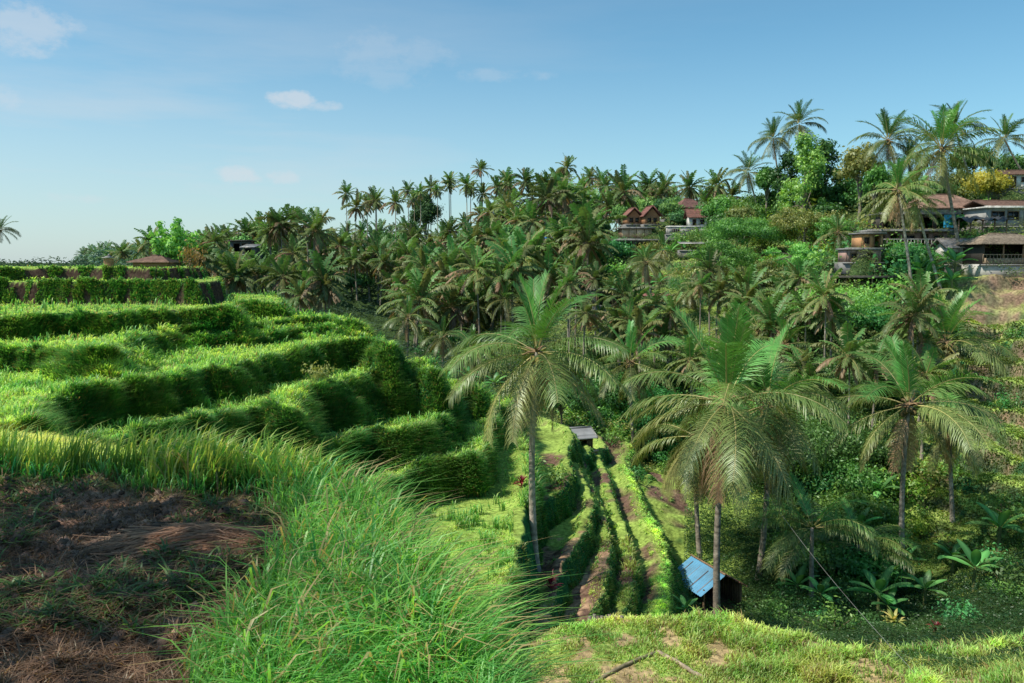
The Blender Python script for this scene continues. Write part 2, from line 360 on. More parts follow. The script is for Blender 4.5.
# ------------------------------------------------------------------ terrain mesh (one sheet)
A1 = np.arange(-46, 46.01, .125)
A2 = np.concatenate([np.arange(50, 311, 6.)])
ANG = np.radians(np.concatenate([A1, A2]))
def seg(a, b, n): return np.exp(np.linspace(math.log(a), math.log(b), n, endpoint=False))
RAD = np.concatenate([seg(.4, 2.5, 12), seg(2.5, 10, 190), seg(10, 16, 60), seg(16, 76, 720), seg(76, 140, 150), seg(140, 600, 130), seg(600, 9000, 20), [9000.]])
nA, nR = len(ANG), len(RAD)
RR, AA = np.meshgrid(RAD, ANG, indexing='ij')
X, Yg = RR * np.sin(AA), RR * np.cos(AA)
Z, LIP, TM = terrain(X.ravel(), Yg.ravel(), True)
Z = Z.reshape(nR, nA); LIP = LIP.reshape(nR, nA); TM = TM.reshape(nR, nA)
# slope
def gradn(X, Y, Z):
    dXr, dXa = np.gradient(X); dYr, dYa = np.gradient(Y); dZr, dZa = np.gradient(Z)
    n = np.cross(np.stack([dXr, dYr, dZr], -1), np.stack([dXa, dYa, dZa], -1)); n = n / (np.linalg.norm(n, axis=-1)[..., None] + 1e-12)
    return np.where(n[..., 2:3] < 0, -n, n)
NRM = gradn(X, Yg, Z)
flat = sst(.55, .85, NRM[..., 2])
nA_ = fbm(X * .35 + 40, Yg * .35, 3); nB_ = fbm(X * 1.4 + 3, Yg * 1.4 + 60, 3)
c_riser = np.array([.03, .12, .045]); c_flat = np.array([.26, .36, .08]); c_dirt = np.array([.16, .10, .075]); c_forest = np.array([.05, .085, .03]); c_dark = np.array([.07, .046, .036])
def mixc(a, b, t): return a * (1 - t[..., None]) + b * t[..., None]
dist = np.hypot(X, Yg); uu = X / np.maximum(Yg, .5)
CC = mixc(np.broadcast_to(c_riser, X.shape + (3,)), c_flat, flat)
# bare beds in the low terraces
bed = sst(-.15, .2, nA_) * flat * (Z < -11.5) * (1 - .9 * LIP) * (dist > 28) * (dist < 85) * (X < 13) * 1.0
CC = mixc(CC, c_dirt, bed)
ridge_dirt = sst(-.15, .2, nB_ + .4 * nA_) * flat * (dist > 20) * (dist < 38) * (X > -1) * (Z > -14.6) * (Z < -11)
CC = mixc(CC, np.array([.42, .27, .17]), ridge_dirt * .8)
# brown cut banks of the upper left terraces
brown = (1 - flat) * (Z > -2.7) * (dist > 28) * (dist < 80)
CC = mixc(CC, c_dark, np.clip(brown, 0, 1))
# far side
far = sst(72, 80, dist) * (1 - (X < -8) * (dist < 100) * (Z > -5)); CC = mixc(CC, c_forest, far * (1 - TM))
CC = mixc(CC, np.array([.32, .20, .14]), TM * (1 - flat) * (uu > .4) * np.clip(.45 + 1.2 * nB_, 0, 1) * .8)
CC = mixc(CC, np.array([.30, .42, .10]), TM * flat * (uu > .5) * .8)
CC = mixc(CC, np.array([.17, .12, .085]), TM * sst(-.1, .2, nA_) * .6 * (dist > 45))
# dark scrub floor in the valley
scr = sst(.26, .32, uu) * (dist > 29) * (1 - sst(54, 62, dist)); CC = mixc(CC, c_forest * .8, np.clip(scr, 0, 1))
# bare earth in the near plateau
dirtm = (sst(.55, -.1, sdist(X.ravel(), Yg.ravel(), np.array([PZ(a, b, -1.9)[:2] for a, b in [(-300,486),(0,486),(90,490),(130,505),(235,508),(255,540),(215,585),(165,640),(130,683),(90,900),(-900,900)]])).reshape(X.shape) + .25 * nB_)) * (dist < 14)
CC = mixc(CC, np.array([.30, .18, .13]), np.clip(dirtm, 0, 1))
bank = sst(.55, .59, uu + .03 * nA_) * sst(68, 72, Yg) * (1 - sst(78, 81, Yg)) * np.clip(.8 + nB_ * .5, 0, 1); CC = mixc(CC, np.array([.26, .17, .12]), bank)
lawn = sst(.55, .58, uu + .01 * nB_) * (1 - sst(.61, .65, uu)) * sst(97, 99, Yg) * (1 - sst(108, 110, Yg)) * .8; CC = mixc(CC, np.array([.16, .34, .06]), lawn)
CC = mixc(CC, np.array([.03, .05, .02]), (dist < 14) * (1 - dirtm))
DIRT = dirtm
g = G()
i = np.arange(nR - 1)[:, None]; j = np.arange(nA)[None]; k = (j + 1) % nA
Q = np.stack([i * nA + j, i * nA + k, (i + 1) * nA + k, (i + 1) * nA + j], -1).reshape(-1, 4)
Vt = np.stack([X, Yg, Z], -1)
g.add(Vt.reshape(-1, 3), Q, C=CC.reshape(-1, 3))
cen = Vt[0].mean(0)
g.add(np.concatenate([[cen], Vt[0]]), T=[(0, b + 1, (b + 1) % nA + 1) for b in range(nA)], C=(.05, .05, .03))
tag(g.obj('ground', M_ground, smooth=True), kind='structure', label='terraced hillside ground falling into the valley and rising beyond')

# visibility of grid faces from the viewpoint (to decide where to spend blades)
S = Z / np.maximum(np.hypot(X, Yg), .1)
cm = np.maximum.accumulate(S, axis=0); VIS = (S >= cm - .012 - .25 / np.maximum(dist, 1))
nF = len(A1) - 1
def faces_arr(a): return a[:-1, :nF]
p00, p10, p01 = Vt[:-1, :nF], Vt[1:, :nF], Vt[:-1, 1:nF + 1]
def proj(p):
    dep = p[..., 1] * cp - p[..., 2] * sp; dep = np.maximum(dep, .2)
    return np.stack([p[..., 0] / dep * F, (p[..., 1] * sp + p[..., 2] * cp) / dep * F], -1), dep
q00, d00 = proj(p00); q10, _ = proj(p10); q01, _ = proj(p01)
e1 = q10 - q00; e2 = q01 - q00
PA = np.abs(e1[..., 0] * e2[..., 1] - e1[..., 1] * e2[..., 0])
FV = faces_arr(VIS) & (p00[..., 1] > 1.2) & (np.abs(q00[..., 0]) < 560) & (q00[..., 1] > -400)
fN = faces_arr(NRM); fL = faces_arr(LIP); fD = faces_arr(dist); fZ = faces_arr(Z); fU = faces_arr(uu); fT = faces_arr(TM); fDirt = faces_arr(DIRT); fB = faces_arr(nB_); fA = faces_arr(nA_)
def sample(mask, weight, n, seed):
    rs = np.random.RandomState(seed)
    w = np.where(mask & FV, weight, 0).ravel(); cdf = np.cumsum(w); 
    if cdf[-1] <= 0: return None
    idx = np.searchsorted(cdf, rs.rand(n) * cdf[-1])
    a, b = rs.rand(n, 1), rs.rand(n, 1)
    f = lambda A: A.reshape(-1, 3)[idx]
    p = f(p00) + a * (f(p10) - f(p00)) + b * (f(p01) - f(p00))
    return p, idx, rs

def blades(name, pts, nrm, h, w, lean, cb, ct, rs, label, curl=.5, mat=None, parent=None, kind='stuff', cat='grass'):
    """curved three-segment grass blades; lean = horizontal vectors"""
    n = len(pts); az = rs.rand(n) * 2 * math.pi
    rd = np.stack([np.cos(az), np.sin(az), np.zeros(n)], 1) * (curl * (.4 + .9 * rs.rand(n)))[:, None]
    hv = lean + rd; up = np.array([0, 0, 1.])
    d1 = up + hv * .25; d2 = up * .8 + hv * .9; d3 = up * .25 + hv * 1.5
    h = h[:, None]
    P0 = pts - up * .02; P1 = P0 + d1 * h * .38; P2 = P1 + d2 * h * .34; P3 = P2 + d3 * h * .30
    wa = az + 1.57 + .6 * (rs.rand(n) - .5); wd = np.stack([np.cos(wa), np.sin(wa), np.zeros(n)], 1) * (w[:, None] * .5)
    V = np.stack([P0 - wd, P0 + wd, P1 - wd * .95, P1 + wd * .95, P2 - wd * .7, P2 + wd * .7, P3 - wd * .12, P3 + wd * .12], 1).reshape(-1, 3)
    b = np.arange(n)[:, None] * 8
    Q = np.concatenate([b + [0, 1, 3, 2], b + [2, 3, 5, 4], b + [4, 5, 7, 6]], 1).reshape(-1, 4)
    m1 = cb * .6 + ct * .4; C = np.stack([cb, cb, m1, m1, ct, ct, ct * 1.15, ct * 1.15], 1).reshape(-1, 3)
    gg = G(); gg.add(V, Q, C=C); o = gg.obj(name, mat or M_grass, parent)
    return tag(o, label, cat, kind=kind)
# ------------------------------------------------------------------ grass
def lerp(a, b, t): return np.asarray(a) * (1 - t[:, None]) + np.asarray(b) * t[:, None]
def grass_zone(name, label, mask, weight, n, hf, seed, cb0, ct0, cb1, ct1, curl=.5, px=.9, leanf=.8, dry=.08):
    r = sample(mask, weight, n, seed)
    if r is None: return
    p, idx, rs = r
    nr = fN.reshape(-1, 3)[idx]; lip = fL.ravel()[idx]; D = fD.ravel()[idx]
    lean = nr * np.array([1, 1, 0]) * leanf
    h = hf(D, lip, nr, rs, p)
    if name == 'terrace_grass': lean = lean * (.45 + .3 * (nr[:, 2:3] > .8))
    w = np.maximum(.007, D / F * px) * (.7 + .6 * rs.rand(len(p)))
    t = np.clip(.5 + .5 * fbm(p[:, 0] * .9, p[:, 1] * .9, 2) + .3 * (rs.rand(len(p)) - .5), 0, 1)
    cb = lerp(cb0, cb1, t); ct = lerp(ct0, ct1, t)
    if name == 'terrace_grass':
        h = h * (1 - .72 * sst(0, 2, p[:, 0]) * (p[:, 2] < -11.5)); wl = ((nr[:, 2] < .75) * (1 - lip))[:, None]; ct = ct * (1 - wl) + ct * np.array([.45, .72, .75]) * wl  # blades on bank faces tinted dark emerald, shade put into their colour
    if D.max() > 16:
        sh = np.where((nr[:, 2] < .75) & (p[:, 2] > -20), np.minimum(1, .55 + .8 * lip), .95 + .5 * lip)[:, None]; ct = ct * sh * np.array([1 + .25 * lip.mean(), 1, .9]); cb = cb * np.minimum(sh, 1)  # shade on steep banks and sun on the lips painted into blade colours
    dr = rs.rand(len(p)) < dry
    ct[dr] = np.array([.34, .26, .12]) * (.7 + .5 * rs.rand(dr.sum(), 1)); cb[dr] = np.array([.12, .09, .045])
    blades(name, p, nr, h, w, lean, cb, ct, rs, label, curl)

W = PA + 1e-4
near = (fD < 9.6) & (fZ > -6)
# long foreground grass
grass_zone('tall_grass', 'long green grass around the bare earth patch in the foreground', near & (fDirt < .5), W * (1 + .5 * fL) * np.where(fDirt > .15, .4, 1),
   42000, lambda D, lip, nr, rs, p: (.16 + .30 * rs.rand(len(p)) ** 1.5) * (.55 + .35 * sst(-2.6, -.4, p[:, 0])), 1,
   (.012, .08, .035), (.05, .36, .10), (.04, .14, .04), (.32, .60, .15), curl=.5, px=1.1, leanf=.5)
mid = (fD >= 9.6) & (fD < 25) & (fU < .05) & (fZ > -6.9)
grass_zone('bank_grass', 'bright seeding grass between the bare patch and the first terrace bank', mid, W, 60000,
   lambda D, lip, nr, rs, p: .16 + .26 * rs.rand(len(p)) * (1 + lip), 2, (.04, .15, .05), (.24, .48, .10), (.12, .22, .05), (.80, .80, .26), curl=.7, px=.9, leanf=.5)
terr = (fD >= 16) & (fD < 96) & (fU < .22) & (fZ > -17.6) & ~((fD < 25) & (fZ > -6.9) & (fU < .05)) & ~((fD > 60) & (fU > -.1) & (fZ > -9)) & ~((fD < 34) & (fU > 0) & (fZ > -13.9)) 
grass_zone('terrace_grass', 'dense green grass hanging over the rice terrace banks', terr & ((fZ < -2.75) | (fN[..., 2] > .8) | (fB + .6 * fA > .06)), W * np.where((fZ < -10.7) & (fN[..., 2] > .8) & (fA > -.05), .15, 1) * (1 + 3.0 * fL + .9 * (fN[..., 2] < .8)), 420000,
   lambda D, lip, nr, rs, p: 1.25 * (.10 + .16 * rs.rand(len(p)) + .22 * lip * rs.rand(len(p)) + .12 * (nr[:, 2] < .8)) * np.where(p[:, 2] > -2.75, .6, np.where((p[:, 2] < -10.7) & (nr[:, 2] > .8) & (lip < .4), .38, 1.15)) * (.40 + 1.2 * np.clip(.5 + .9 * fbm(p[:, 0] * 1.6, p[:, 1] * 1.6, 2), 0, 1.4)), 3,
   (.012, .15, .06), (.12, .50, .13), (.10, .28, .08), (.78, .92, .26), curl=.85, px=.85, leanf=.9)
r = sample(terr & (fB > .18) & (fZ > -11.4) & (fZ < -2.4) & (fN[..., 2] > .6), W * (1 + 2 * fL), 15000, 61); p, idx, rs = r; n = len(p); keep = vn(p[:, 0] * 2.7, p[:, 1] * 2.7) > .62; p = p[keep]; n = len(p)
blades('tall_weeds', p, None, .35 + .45 * rs.rand(n), p[:, 1] / F * (.8 + .5 * rs.rand(n)), np.zeros((n, 3)), lerp([.05, .16, .04], [.12, .2, .06], rs.rand(n)), lerp([.12, .42, .1], [.44, .56, .18], rs.rand(n) ** 2), rs, 'taller weeds and seed stalks standing up from the terrace grass', curl=.45, cat='weeds')
rid = (fD > 20) & (fD < 42) & (fU > -.05) & (fZ > -15.3) & ((fU > .1) | (fD < 30))
grass_zone('ridge_grass', 'short sunlit grass on the rounded ridge at lower right', rid, W * (1 + fL) * np.clip(.8 - 2.6 * (fB + .4 * fA), .05, 1), 80000,
   lambda D, lip, nr, rs, p: (.05 + .16 * rs.rand(len(p)) ** 2 + .30 * sst(4, 7, p[:, 0]) * rs.rand(len(p))) * (.5 + np.clip(.6 + fbm(p[:, 0] * 1.6, p[:, 1] * 1.6, 2), 0, 1.5)), 4,
   (.06, .17, .04), (.18, .50, .12), (.16, .20, .08), (.66, .70, .26), curl=.6, px=.9, leanf=.4, dry=.2)
ft = (fD > 50) & (fD < 92) & (fU > .48) & ~((fU > .555) & (fD > 82))
grass_zone('far_terrace_grass', 'green grass on the far terraces below the houses', ft, W * (.15 + (fN[..., 2] > .9) * fT), 45000,
   lambda D, lip, nr, rs, p: .08 + .16 * rs.rand(len(p)), 5, (.03, .09, .02), (.12, .30, .06), (.06, .14, .04), (.50, .58, .17), px=1.0, leanf=.3)

# leafy undergrowth sheet on the wooded slopes: small leaves lifted off the ground
def leafcover(name, label, mask, n, seed, hmax, c0, c1, sz=1.8, mat=None, wt=None):
    r = sample(mask, W if wt is None else wt, n, seed)
    if r is None: return
    p, idx, rs = r; D = fD.ravel()[idx]
    lump = np.clip(fbm(p[:, 0] * .35 + seed, p[:, 1] * .35, 3) * .5 + .5, 0, 1)
    hh = hmax * np.minimum(1, D / 60) * lump
    p = p + np.array([0, 0, 1.]) * (hh * (.25 + .75 * rs.rand(n) ** .5))[:, None]
    s = np.maximum(.06, D / F * sz) * (.6 + .8 * rs.rand(n)); 
    a = rs.normal(size=(n, 3)); a[:, 2] *= .45; a /= np.linalg.norm(a, axis=1)[:, None]
    b = rs.normal(size=(n, 3)); b = np.cross(a, b); b /= np.linalg.norm(b, axis=1)[:, None]
    a = a * s[:, None]; b = b * s[:, None] * .4
    V = np.stack([p - a * .5, p + b * .5, p + a * .6, p - b * .5], 1).reshape(-1, 3)
    Q = (np.arange(n)[:, None] * 4 + [0, 1, 2, 3])
    t = np.clip(.5 + .6 * fbm(p[:, 0] * .22 + 5, p[:, 1] * .22 + seed, 2) + .5 * (rs.rand(n) - .5), 0, 1)
    C = np.repeat(lerp(c0, c1, t) * (.6 + .8 * rs.rand(n, 1)), 4, axis=0)
    gg = G(); gg.add(V, Q, C=C); tag(gg.obj(name, mat or M_leaf), label, 'undergrowth', kind='stuff')
leafcover('valley_undergrowth', 'dark tangled undergrowth on the valley floor under the palms', (fD > 29) & (fD < 76) & (fU > .22) & ~((fU > .5) & (fD > 54)), 120000, 11, 1.3, (.012, .05, .02), (.07, .16, .045), 2.0)
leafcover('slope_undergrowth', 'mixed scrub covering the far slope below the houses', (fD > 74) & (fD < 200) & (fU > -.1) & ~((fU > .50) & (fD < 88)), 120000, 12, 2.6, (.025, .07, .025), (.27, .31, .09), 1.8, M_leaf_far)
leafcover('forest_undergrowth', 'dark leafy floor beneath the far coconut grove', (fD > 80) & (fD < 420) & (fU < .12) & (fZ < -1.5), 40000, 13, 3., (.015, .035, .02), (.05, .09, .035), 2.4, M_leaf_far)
# ------------------------------------------------------------------ plants
rnd = random.Random(11)
def norm(v): return v / (np.linalg.norm(v, axis=-1)[..., None] + 1e-9)
FY = np.array([.065, .20, .045]); FM = np.array([.082, .145, .038]); FO = np.array([.145, .15, .058]); FD = np.array([.23, .16, .10])
def frond(g, elev, L, nl, lw, age, rs, az=0., ll=.20, base=.35, rach=.035):
    """one pinnate leaf: arching midrib with drooping leaflets on both sides"""
    n = 12; t = np.linspace(0, 1, n)
    droop = 76 * (1 - abs(elev - 25) / 150.) * (1 if elev < 60 else .55) * (.8 + .4 * rs.rand())
    if elev < -30: droop = 25
    e = np.radians(elev - droop * t ** 1.3)
    ds = L / (n - 1); yy = np.concatenate([[0], np.cumsum(np.cos(e[:-1]) * ds)]); zz = np.concatenate([[0], np.cumsum(np.sin(e[:-1]) * ds)])
    xx = (rs.rand() - .5) * .25 * L * t ** 2
    pts = np.stack([xx, yy + base * math.cos(R(elev)), zz + base * .5 * math.sin(R(elev))], 1)
    ca, sa = math.cos(az), math.sin(az); M = np.array([[ca, sa, 0], [-sa, ca, 0], [0, 0, 1.]])
    col_m = (FY * (1 - age) + FM * age) if age < .5 else (FM * (1 - (age - .5) * 2) + FO * (age - .5) * 2)
    if age >= 1: col_m = FD
    rc = np.array([.26, .24, .10]) if age < 1 else np.array([.20, .13, .08])
    rr = np.linspace(rach, rach * .2, n)
    gg = G()
    gg.tube(pts, rr, 4, C=rc)
    tl = np.linspace(.13, .985, nl)
    T = norm(np.gradient(pts, axis=0))
    pi = np.stack([np.interp(tl, t, pts[:, k]) for k in range(3)], 1); Ti = norm(np.stack([np.interp(tl, t, T[:, k]) for k in range(3)], 1))
    Sx = norm(np.cross(Ti, np.array([0, 0, 1.]) + .001)); Sx = np.where(np.abs(Ti[:, 2:3]) > .97, np.array([1., 0, 0]), Sx)
    U = norm(np.cross(Sx, Ti))
    prof = np.sin(np.pi * (.10 + .82 * tl)) ** .55
    lmax = ll * L
    twist = (rs.rand() - .5) * .5
    for sgn in (-1, 1):
        l = lmax * prof * (.7 + .5 * rs.rand(nl)) * (.8 if age < .2 else 1)
        fw = (.9 if age < .2 else .45) + .5 * tl[:, None] + .25 * (rs.rand(nl, 1) - .5)
        d = norm(Sx * sgn + Ti * fw + U * ((.35 if age < .4 else .05) + sgn * twist + .25 * (rs.rand(nl, 1) - .5)))
        k = (.10 + .75 * min(age, 1)) * (.7 + .6 * rs.rand(nl, 1))
        dn = np.array([0, 0, -1.])
        d2 = norm(d * (1 - .55 * k) + dn * k * .75); d3 = norm(d * (1 - .85 * k) + dn * k * 1.25)
        a0 = pi; a1 = a0 + d * (l * .35)[:, None]; a2 = a1 + d2 * (l * .35)[:, None]; a3 = a2 + d3 * (l * .3)[:, None]
        w = Ti * lw * .5 * (.8 + .4 * rs.rand(nl, 1))
        V = np.stack([a0 - w * .6, a0 + w * .6, a1 - w, a1 + w, a2 - w * .8, a2 + w * .8, a3 - w * .1, a3 + w * .1], 1).reshape(-1, 3)
        b = np.arange(nl)[:, None] * 8
        Q = np.concatenate([b + [0, 1, 3, 2], b + [2, 3, 5, 4], b + [4, 5, 7, 6]], 1).reshape(-1, 4)
        cl = col_m * (.75 + .5 * rs.rand(nl, 1)); tip = cl * .7 + np.array([.30, .25, .13]) * .3 if age < 1 else cl
        if age > .4: tip = cl * .76 + np.array([.46, .38, .17]) * .24 
        C = np.stack([cl * .9, cl * .9, cl, cl, cl, cl, tip, tip], 1).reshape(-1, 3)
        gg.add(V, Q, C=C)
    g.merge(gg, M)
    return g
CLS = [(82, .70, .0), (66, .82, .1), (48, 1.0, .3), (30, 1.0, .5), (12, 1.0, .6), (-6, 1.0, .75), (-28, .92, .85), (-52, .85, .95), (-74, .75, 1.0)]
rsF = np.random.RandomState(3)
HERO = []
for (e, ls, ag) in CLS:
    row = []
    for v in range(3):
        g_ = frond(G(), e + rsF.rand() * 8 - 4, 4.6 * ls, 56, .055, ag, rsF, ll=.27)
        row.append(g_.mesh('frond', M_frond))
    HERO.append(row)
MIDM = []
for (e, ls, ag) in CLS:
    MIDM.append([frond(G(), e + rsF.rand() * 8 - 4, 4.5 * ls, 34, .085, ag, rsF, ll=.25, rach=.045).mesh('frond', M_frond) for v in range(2)])
MIDD = [[g_ for g_ in row] for row in MIDM]
_fd = FY, FM, FO, FD
FY, FM, FO, FD = FY * .5, FM * .6, FO * .62, FD * .75
MIDD = [[frond(G(), e + rsF.rand() * 8 - 4, 4.5 * ls, 34, .085, ag, rsF, ll=.25, rach=.045).mesh('frond', M_frond) for v in range(2)] for (e, ls, ag) in CLS]
FY, FM, FO, FD = _fd
def nut_mesh(rs):
    gg = G()
    for q in range(9):
        a = rs.rand() * 6.28; r = .22 + .12 * rs.rand(); c = np.array([math.cos(a) * r, math.sin(a) * r, -.25 - .3 * rs.rand()])
        t_ = np.linspace(0, math.pi, 6); gg.tube(c + np.stack([0 * t_, 0 * t_, .16 * np.cos(t_)], 1), .13 * np.sin(t_) + .004, 7, C=np.array([.22, .17, .06]) * (.7 + .5 * rs.rand()))
    for q in range(16):   # fibrous sheaths and old stalks
        a = rs.rand() * 6.28; e = rs.rand() * 1.6 - .5; r = .55 + .3 * rs.rand()
        d = np.array([math.cos(a) * math.cos(e), math.sin(a) * math.cos(e), math.sin(e)])
        gg.tube([d * .05, d * r * .6, d * r + np.array([0, 0, -.12])], [.07, .045, .02], 5, C=np.array([.30, .20, .11]) * (.6 + .7 * rs.rand()))
    return gg.mesh('crown_heart', M_bark)
NUT = [nut_mesh(rsF) for q in range(3)]
def trunk_mesh(h, r0, r1, lean, rs, sides=10, far=False, name='trunk'):
    """tapered, slightly curved trunk; local base at 0, top at (lean, h)"""
    n = 8 if far else max(16, int(h / .16)); t = np.linspace(0, 1, n)
    c = (rs.rand(2) - .5) * .05 * h
    x = lean[0] * t + c[0] * np.sin(math.pi * t); y = lean[1] * t + c[1] * np.sin(math.pi * t)
    pts = np.stack([x, y, h * t - (1 - t) * .6], 1)
    rad = r0 + (r1 - r0) * t + .6 * r0 * np.exp(-t * h / .5)
    if not far: rad = rad * (1 + .05 * (np.arange(n) % 2))
    cb = np.array([.40, .345, .28]); C = cb * (.7 + .5 * rs.rand(n, 1)); C[::2] *= .75
    g_ = G(); g_.tube(pts, rad, 6 if far else sides, C=C); return g_.mesh(name, M_bark, smooth=True)

def hero_palm(label, cx, cy, Y, base_px=None, size=1.0, seed=1, hero=True, counts=None, nuts=True, group='coconut palms standing near the terraces', droopmore=0, Mf=None):
    rs = np.random.RandomState(seed); Y0_ = Y; Y = MY(Y); size *= Y / Y0_
    top = P(cx, cy, Y)
    bx = P(base_px if base_px else cx, 600, Y)[0]
    by = Y; bz = gz(bx, by)
    root = empty('coconut_palm', (bx, by, bz), 0, label, 'palm tree', group)
    h = top[2] - bz
    tr = bpy.data.objects.new('trunk', trunk_mesh(h, .17 * size ** .5, .11 * size ** .5, (top[0] - bx, 0), rs)); link(tr, root)
    if nuts:
        o = bpy.data.objects.new('crown_heart', NUT[seed % 3]); link(o, root); o.location = (top[0] - bx, 0, h); o.scale = (size,) * 3; o.rotation_euler = (0, 0, rs.rand() * 6)
    bank = HERO if hero else (MIDM if Y < 82 else MIDD)
    counts = counts or [3, 3, 4, 4, 4, 4, 4, 3, 2]
    a = rs.rand() * 6.28; kk = 0
    for c, nfr in enumerate(counts):
        for q in range(nfr):
            m = bank[c][(q + seed) % len(bank[c])]
            o = bpy.data.objects.new('frond', m); link(o, root)
            o.location = (top[0] - bx, 0, h + .05 * (4 - c) * size)
            o.rotation_euler = (rs.normal() * .12, rs.normal() * .10, a + q * 6.283 / max(nfr, 1) + rs.normal() * .25); a += .45 + .3 * rs.rand()
            s_ = size * (.92 + .16 * rs.rand()); o.scale = (s_, s_, s_)
    return root
FULL = [3, 3, 4, 4, 4, 4, 4, 3, 2]
hero_palm('tall coconut palm with slender bare trunk, mid-photo, standing among the terraces', 537, 352, 29.4, 536, .80, 21, counts=[3, 3, 3, 3, 4, 4, 3, 3, 3])
hero_palm('large coconut palm whose pale trunk stands in front of the blue-roofed hut', 727, 402, 35, 718, 1.08, 5, counts=[2, 3, 3, 4, 4, 4, 4, 4, 5])
hero_palm('coconut palm behind the blue-roofed hut, crown tangled with its larger neighbour', 768, 404, 40, 757, 1.05, 6, counts=[2, 2, 3, 4, 4, 4, 4, 4, 5])
hero_palm('coconut palm with an upright crown and dark straight trunk, at right above the dark scrub', 909, 405, 40.3, 904, .94, 9, counts=[2, 2, 3, 3, 3, 4, 3, 2, 2])
hero_palm('thin coconut palm with hanging dry fronds, just right of the upright-crowned palm', 950, 424, 44, 949, .68, 14, counts=[0, 1, 2, 3, 3, 4, 4, 4, 3])
hero_palm('coconut palm with a reddish crown heart, half hidden behind the palms at right', 946, 342, 56, 952, 1.0, 16, counts=[4, 3, 3, 3, 3, 4, 3, 2, 1])
hero_palm('drooping coconut palm with brown hanging fronds left of the blue-roofed hut', 696, 436, 42, 700, .85, 31, counts=[0, 1, 2, 2, 3, 4, 5, 5, 5])
hero_palm('small-crowned palm with thin trunk between the two tallest foreground palms', 630, 362, 62, 634, .85, 33, counts=[2, 2, 3, 3, 3, 3, 3, 3, 2])
hero_palm('thin palm trunk and ragged crown behind the large palm pair', 822, 398, 58, 817, .7, 35, hero=False, counts=[2, 2, 3, 3, 3, 3, 3, 2, 1])
hero_palm('young low palm with pale arching fronds in the dark scrub right of the hut', 812, 528, 36, 812, .62, 41, nuts=False, counts=[0, 2, 3, 4, 4, 3, 0, 0, 0])
hero_palm('young low palm under the crowns with one long pale frond pointing right', 858, 545, 40, 858, .6, 43, nuts=False, counts=[0, 1, 3, 4, 4, 2, 0, 0, 0])
# mid-distance palms, placed one by one (crown pixel, depth, trunk foot pixel, size)
MIDP = [
 ('pale-trunked palm left of the brown-roofed house, rising from the slope below', 898, 190, 63, 901, .68, [4,3,3,3,4,4,3,3,2]),
 ('leaning palm between the pale-trunked palm and the brown-roofed house', 915, 203, 65, 926, .60, [2,2,3,3,3,3,3,3,3]),
 ('tallest big-crowned palm on the skyline above the brown-roofed house', 941, 148, 72, 948, 1.04, [4,4,4,4,4,4,4,4,3]),
 ('skyline palm left of the tallest big-crowned palm', 888, 140, 96, 893, .95, [3,3,4,4,4,4,3,2,1]),
 ('lower palm between the two biggest skyline palms at right', 908, 160, 98, 908, .8, [3,3,3,3,3,3,3,2,1]),
 ('skyline palm half hidden behind the tallest big-crowned palm', 955, 128, 104, 956, .9, [3,3,4,4,4,3,2,1,0]),
 ('rightmost skyline palm, above the white house', 1005, 140, 112, 1006, .95, [3,3,4,4,4,3,3,1,0]),
 ('skyline palm above the light green tree, right of a darker palm', 799, 124, 128, 800, .95, [3,3,4,4,4,4,3,1,0]),
 ('dark skyline palm next to the light green tree, the left of two', 773, 138, 132, 774, .9, [3,3,4,4,4,3,3,2,1]),
 ('leftmost palm on the right-hand hilltop with a straggly crown', 748, 172, 138, 750, .95, [2,3,4,4,4,3,3,2,2]),
 ('slim tall palm with a narrow crown beside the twin gabled huts', 663, 250, 130, 665, .8, [4,3,1,1,1,2,3,4,4]),
 ('palm with grey dead fronds in front of the grey shed', 646, 262, 105, 648, .75, [2,2,2,3,3,3,3,3,4]),
 ('ragged palm on the slope right of the grey shed', 690, 292, 104, 692, .65, [2,2,3,3,3,3,2,2,2]),
 ('palm with fan-like crown left of the twin gabled huts', 575, 222, 165, 576, 1.05, [3,3,4,4,4,4,4,3,2]),
 ('bushy low palm at the centre, behind the tall middle palm', 600, 318, 92, 600, .6, [3,3,3,3,3,2,1,0,0]),
 ('small bright palm low on the slope right of the small-crowned palm', 669, 330, 86, 669, .6, [3,3,3,3,2,1,0,0,0]),
 ('low palm with yellowing fronds in front of the small-crowned palm', 690, 352, 74, 690, .6, [2,3,3,3,3,2,2,1,0]),
 ('palm with a dry skirt at the valley edge, left of the tall middle palm', 472, 350, 88, 474, .72, [2,2,3,3,3,3,3,3,3]),
 ('small palm on the valley edge above the terrace tips', 443, 336, 96, 444, .7, [2,2,3,3,3,3,3,3,3]),
 ('dark-crowned palm at the foot of the grove, above the terrace banks', 408, 318, 105, 410, .8, [3,3,3,3,3,3,3,2,2]),
 ('broad low palm behind the dark-leaved shrubs at right centre', 760, 330, 70, 762, .8, [3,3,3,3,3,3,3,1,0]),
 ('palm with yellow-tipped fronds behind the large palm pair', 785, 345, 62, 786, .7, [2,2,3,3,3,3,2,1,0]),
 ('leaning thin palm beside the long dark pavilion', 838, 232, 82, 852, .55, [2,2,2,2,3,3,3,2,2]),
 ('sparse palm in front of the long dark pavilion with bent trunk', 842, 262, 78, 845, .45, [2,2,2,2,3,3,3,2,2]),
 ('lone palm at the far left edge against the sky', 0, 230, 105, 0, .55, [2,3,4,4,4,3,2,1,0]),
 ('low palm in the grove with a thick round crown right of the terrace tips', 505, 300, 112, 506, .8, [3,3,3,3,3,3,3,2,2]),
 ('silvery palm among the trees just right of the middle palm crown', 612, 292, 108, 612, .65, [2,2,3,3,3,3,2,2,1]),
]
